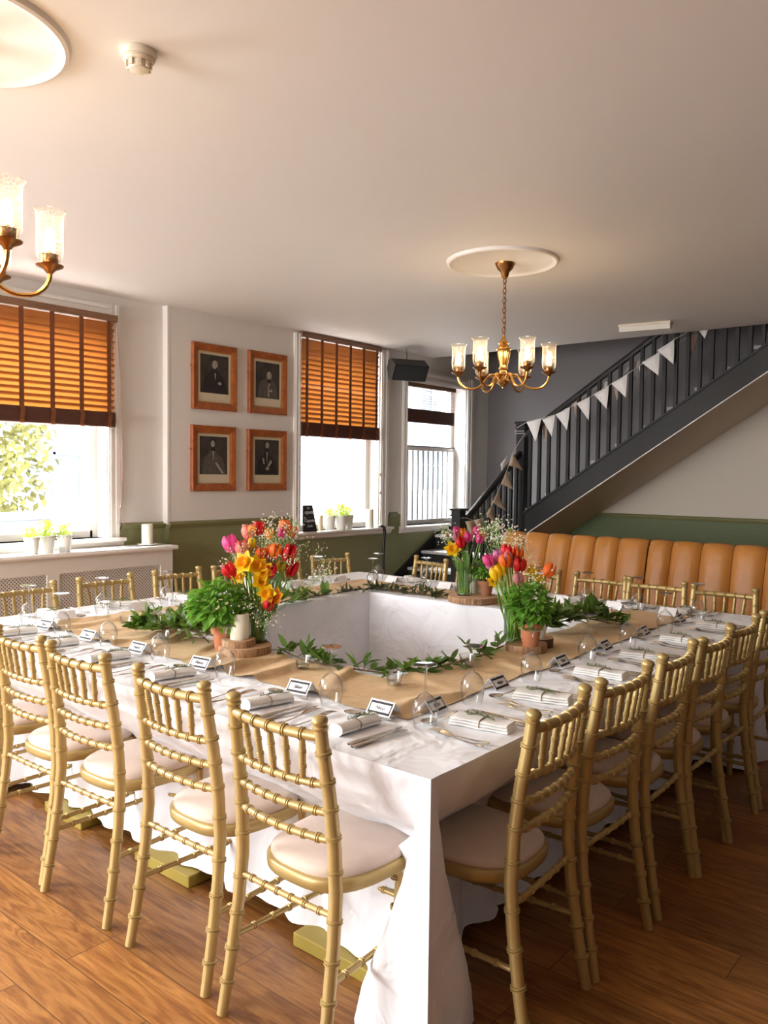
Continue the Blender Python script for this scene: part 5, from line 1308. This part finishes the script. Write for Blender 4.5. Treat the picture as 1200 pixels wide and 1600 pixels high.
garland('thin leafy garland along the inner edge of the right front table', [(.73, .71), (.80, .68), (.92, .64), (1.06, .63), (1.23, .63), (1.33, .61, .02)], 120, .060, .026, .055, .07, 'bay', 43, .6)
garland('short leafy garland at the inner edge behind the left bouquet', [(1.55, 2.20), (1.73, 2.22, .01), (1.9, 2.24), (2.0, 2.24)], 60, .075, .036, .06, .06, 'bay', 44, .5)
garland('dull olive garland around the far inner corner', [(2.07, 2.24), (2.22, 2.24), (2.34, 2.2), (2.38, 2.0), (2.37, 1.80), (2.40, 1.68)], 190, .055, .020, .06, .05, 'baydark', 45, .5)
garland('bushy garland to the right of the right basil pot', [(1.72, .66, .02), (1.82, .66, .04), (1.94, .62, .05), (2.08, .60, .04), (2.25, .56)], 240, .075, .032, .09, .13, 'bay', 46, .9)

# ------------------------------------------------------------------ window-sill things
def wpot(label, x, y, z, h, r, seed, big, m='limeleaf'):
    o = empty('potted_plant', (x, y, z), 0, label, 'potted plant', 'white pots on the window sills')
    MB().lathe([(0, .002), (r*.74, 0), (r*.97, h*.80), (r*1.0, h*.83), (r*1.03, h*.98), (r*1.0, h), (r*.93, h*.9)], seg=24, cap=False).build('pot', 'potw', o)
    mb = MB()
    for k in range(14): a = 2*pi*k/14; mb.blob((r*1.0*cos(a), r*1.0*sin(a), h*.90), .0045)
    mb.build('pierced_rim', 'bars', o, smooth=False)
    MB().lathe([(0, h*.94), (r*.94, h*.92)], seg=18, cap=False).build('soil', 'soil', o)
    rr = random.Random(seed); mb = MB()
    for i in range(int(130*big)):
        a, q = rr.uniform(0, 6.28), rr.uniform(0, 1)**.6; zz = h+rr.uniform(-.005, .05*big)
        mb.leaf((r*q*cos(a)*1.15, r*q*sin(a)*1.15, zz), (cos(a)*q, sin(a)*q, rr.uniform(.2, 1.2)), (0, 0, 1), rr.uniform(.016, .03), .014, .3, .3, 2)
    mb.build('foliage', m, o)
    if big > 1.2:
        mb = MB()
        for i in range(26): a, q = rr.uniform(0, 6.28), rr.uniform(0, 1); mb.blob((r*q*cos(a)*1.3, r*q*sin(a)*1.3, h+.03+rr.uniform(0, .05*big)), .007)
        mb.build('blossoms', 'breath', o)
    return o
zs = .935
wpot('small white pot of lime-green leaves, left of three by the leftmost window', 1.155, 4.23, zs, .115, .052, 1, 1.0)
wpot('small white pot with tallest lime plant, middle of three by the leftmost window', 1.275, 4.245, zs, .12, .052, 2, 1.9)
wpot('small white pot with white blossom, right of three by the leftmost window', 1.390, 4.225, zs, .12, .052, 3, 1.4)
sign = MB().bx((-.022, -.004, 0), (.022, .002, .04)); tag(sign.build('sill_label', 'card', loc=(1.335, 4.165, zs)), 'tiny white label card in front of the sill pots', 'label card')
pc = empty('candle_on_saucer', (2.10, 4.28, zs), 0, 'white pillar candle standing on a white saucer at the end of the radiator shelf', 'candle')
MB().lathe([(0, .002), (.045, .0), (.072, .008), (.076, .012), (.07, .013), (.04, .006), (0, .006)], seg=32).build('saucer', 'potw', pc)
MB().lathe([(0, .006), (.042, .006), (.043, .16), (.036, .165), (0, .158)], seg=28).build('wax_body', 'wax', pc)
wz = MB(); rr = random.Random(3)
pts = []
for i in range(60): pts.append((1.55+i*.0085, 4.215+.014*sin(i*.7)+.008*sin(i*.31), zs+.003+.003*abs(sin(i*.9))))
wz.tube(pts, .002, 5); tag(wz.build('loose_cord', 'black'), 'tangled thin dark cable lying along the radiator shelf', 'cable')
z2 = .955
wpot('white pot on the middle sill, left of its three', 4.245, 4.375, z2, .14, .058, 5, 1.1)
wpot('white pot on the middle sill, tallest middle one of its three', 4.365, 4.335, z2, .14, .058, 6, 2.0)
wpot('white pot on the middle sill, right of its three', 4.485, 4.355, z2, .14, .058, 7, 1.3)
candle('slim cream candle on the middle window sill', 4.08, 4.34, z2, .022, .15, 'ivory'); candle('thick white candle at the right end of the middle window sill', 4.80, 4.34, z2, .042, .19)
cb = empty('chalkboard_sign', (3.895, 4.30, z2), radians(-6), 'small black chalkboard with white lettering at the left of the middle sill', 'sign')
rt = Matrix.Rotation(radians(-9), 3, 'X')
MB().prism([(-.085, 0), (.085, 0), (.055, .25), (-.055, .25)], lambda p, q, h: tuple(rt @ Vector((p, h, q))), -.006, .006).build('board', 'chalk', cb, smooth=False)
for s_, zz, sz in (('be', .225, .03), ('open', .185, .05), ('Captain', .105, .040), ('Late', .055, .036)):
    text_mesh('chalk_lettering', s_, sz, 'chalkwhite', cb, tuple(rt @ Vector((0, -.008, zz))), (pi/2-radians(9), 0, 0), .0005, shear=.2)
mb = MB(); mb.tube([(0, 0, 0), (.03, -.01, .0), (.055, -.02, -.012), (.065, -.022, -.06), (.055, -.02, -.18), (.048, -.02, -.3), (.05, -.02, -.5), (.055, -.02, -.9)], [.012, .014, .016, .017, .016, .015, .013, .013], 10)
o = empty('black_flex', (4.90, 4.29, z2+.012), 0, 'thick black cable hooked over the right end of the middle sill', 'cable'); mb.build('cable', 'black', o)
MB().tube([(-.03, 0, .0), (.02, -.005, .004)], .012, 8).build('white_end', 'potw', o)

# ------------------------------------------------------------------ light
w = bpy.data.worlds.new('sky'); SC.world = w; w.use_nodes = True; nt = w.node_tree
bg = nt.nodes['Background']; bg.inputs[0].default_value = (.90, .95, 1.0, 1); bg.inputs[1].default_value = 3.6
def area(name, loc, rot, size, e, col):
    l = bpy.data.lights.new(name, 'AREA'); e *= 3.6; l.shape = 'RECTANGLE'; l.size, l.size_y = size; l.energy = e; l.color = col
    o = bpy.data.objects.new(name, l); COL.objects.link(o); o.location = loc; o.rotation_euler = rot; return o
# daylight entering through the left wall windows (outside each opening, aimed into the room)
area('daylight_window_0', (-2.0, YA+.75, 2.6), (radians(-62), 0, 0), (2.2, 1.4), 90, (.94, .97, 1))
area('daylight_window_1', (.9, YA+.80, 3.3), (radians(-50), 0, 0), (2.0, 1.0), 120, (.97, .98, 1))
area('daylight_window_2', (4.4, YA+.80, 3.5), (radians(-50), 0, 0), (1.4, 1.0), 60, (.94, .97, 1))
area('daylight_window_3', (6.0, YA+.80, 3.1), (radians(-50), 0, 0), (1.3, 1.0), 60, (.94, .97, 1))
area('fill_behind_camera', (-5.6, 2.5, 1.7), (0, radians(-90), 0), (2.0, 2.8), 38, (.98, .98, 1))  # added unseen fill lamp behind the camera, brightens the foreground

# ------------------------------------------------------------------ camera
F_, PITCH, ROLL, YAW = 1273.606, -.04556146, .01150598, .69318967
cam = bpy.data.cameras.new('camera'); co = bpy.data.objects.new('camera', cam); COL.objects.link(co)
cam.sensor_fit = 'VERTICAL'; cam.sensor_height = 24; cam.lens = F_/1600*24; cam.clip_start = .05; cam.clip_end = 200
F = Vector((cos(YAW)*cos(PITCH), sin(YAW)*cos(PITCH), sin(PITCH))); Rr = Vector((sin(YAW), -cos(YAW), 0)); U = Rr.cross(F)
R2 = Rr*cos(ROLL)+U*sin(ROLL); U2 = -Rr*sin(ROLL)+U*cos(ROLL)
co.matrix_world = Matrix(((R2.x, U2.x, -F.x, -1.56986), (R2.y, U2.y, -F.y, -1.14671), (R2.z, U2.z, -F.z, 1.5), (0, 0, 0, 1)))
SC.camera = co
vs = SC.view_settings; vs.view_transform = 'Standard'; vs.look = 'None'; vs.gamma = 1; vs.exposure = 1.22; vs.use_curve_mapping = False
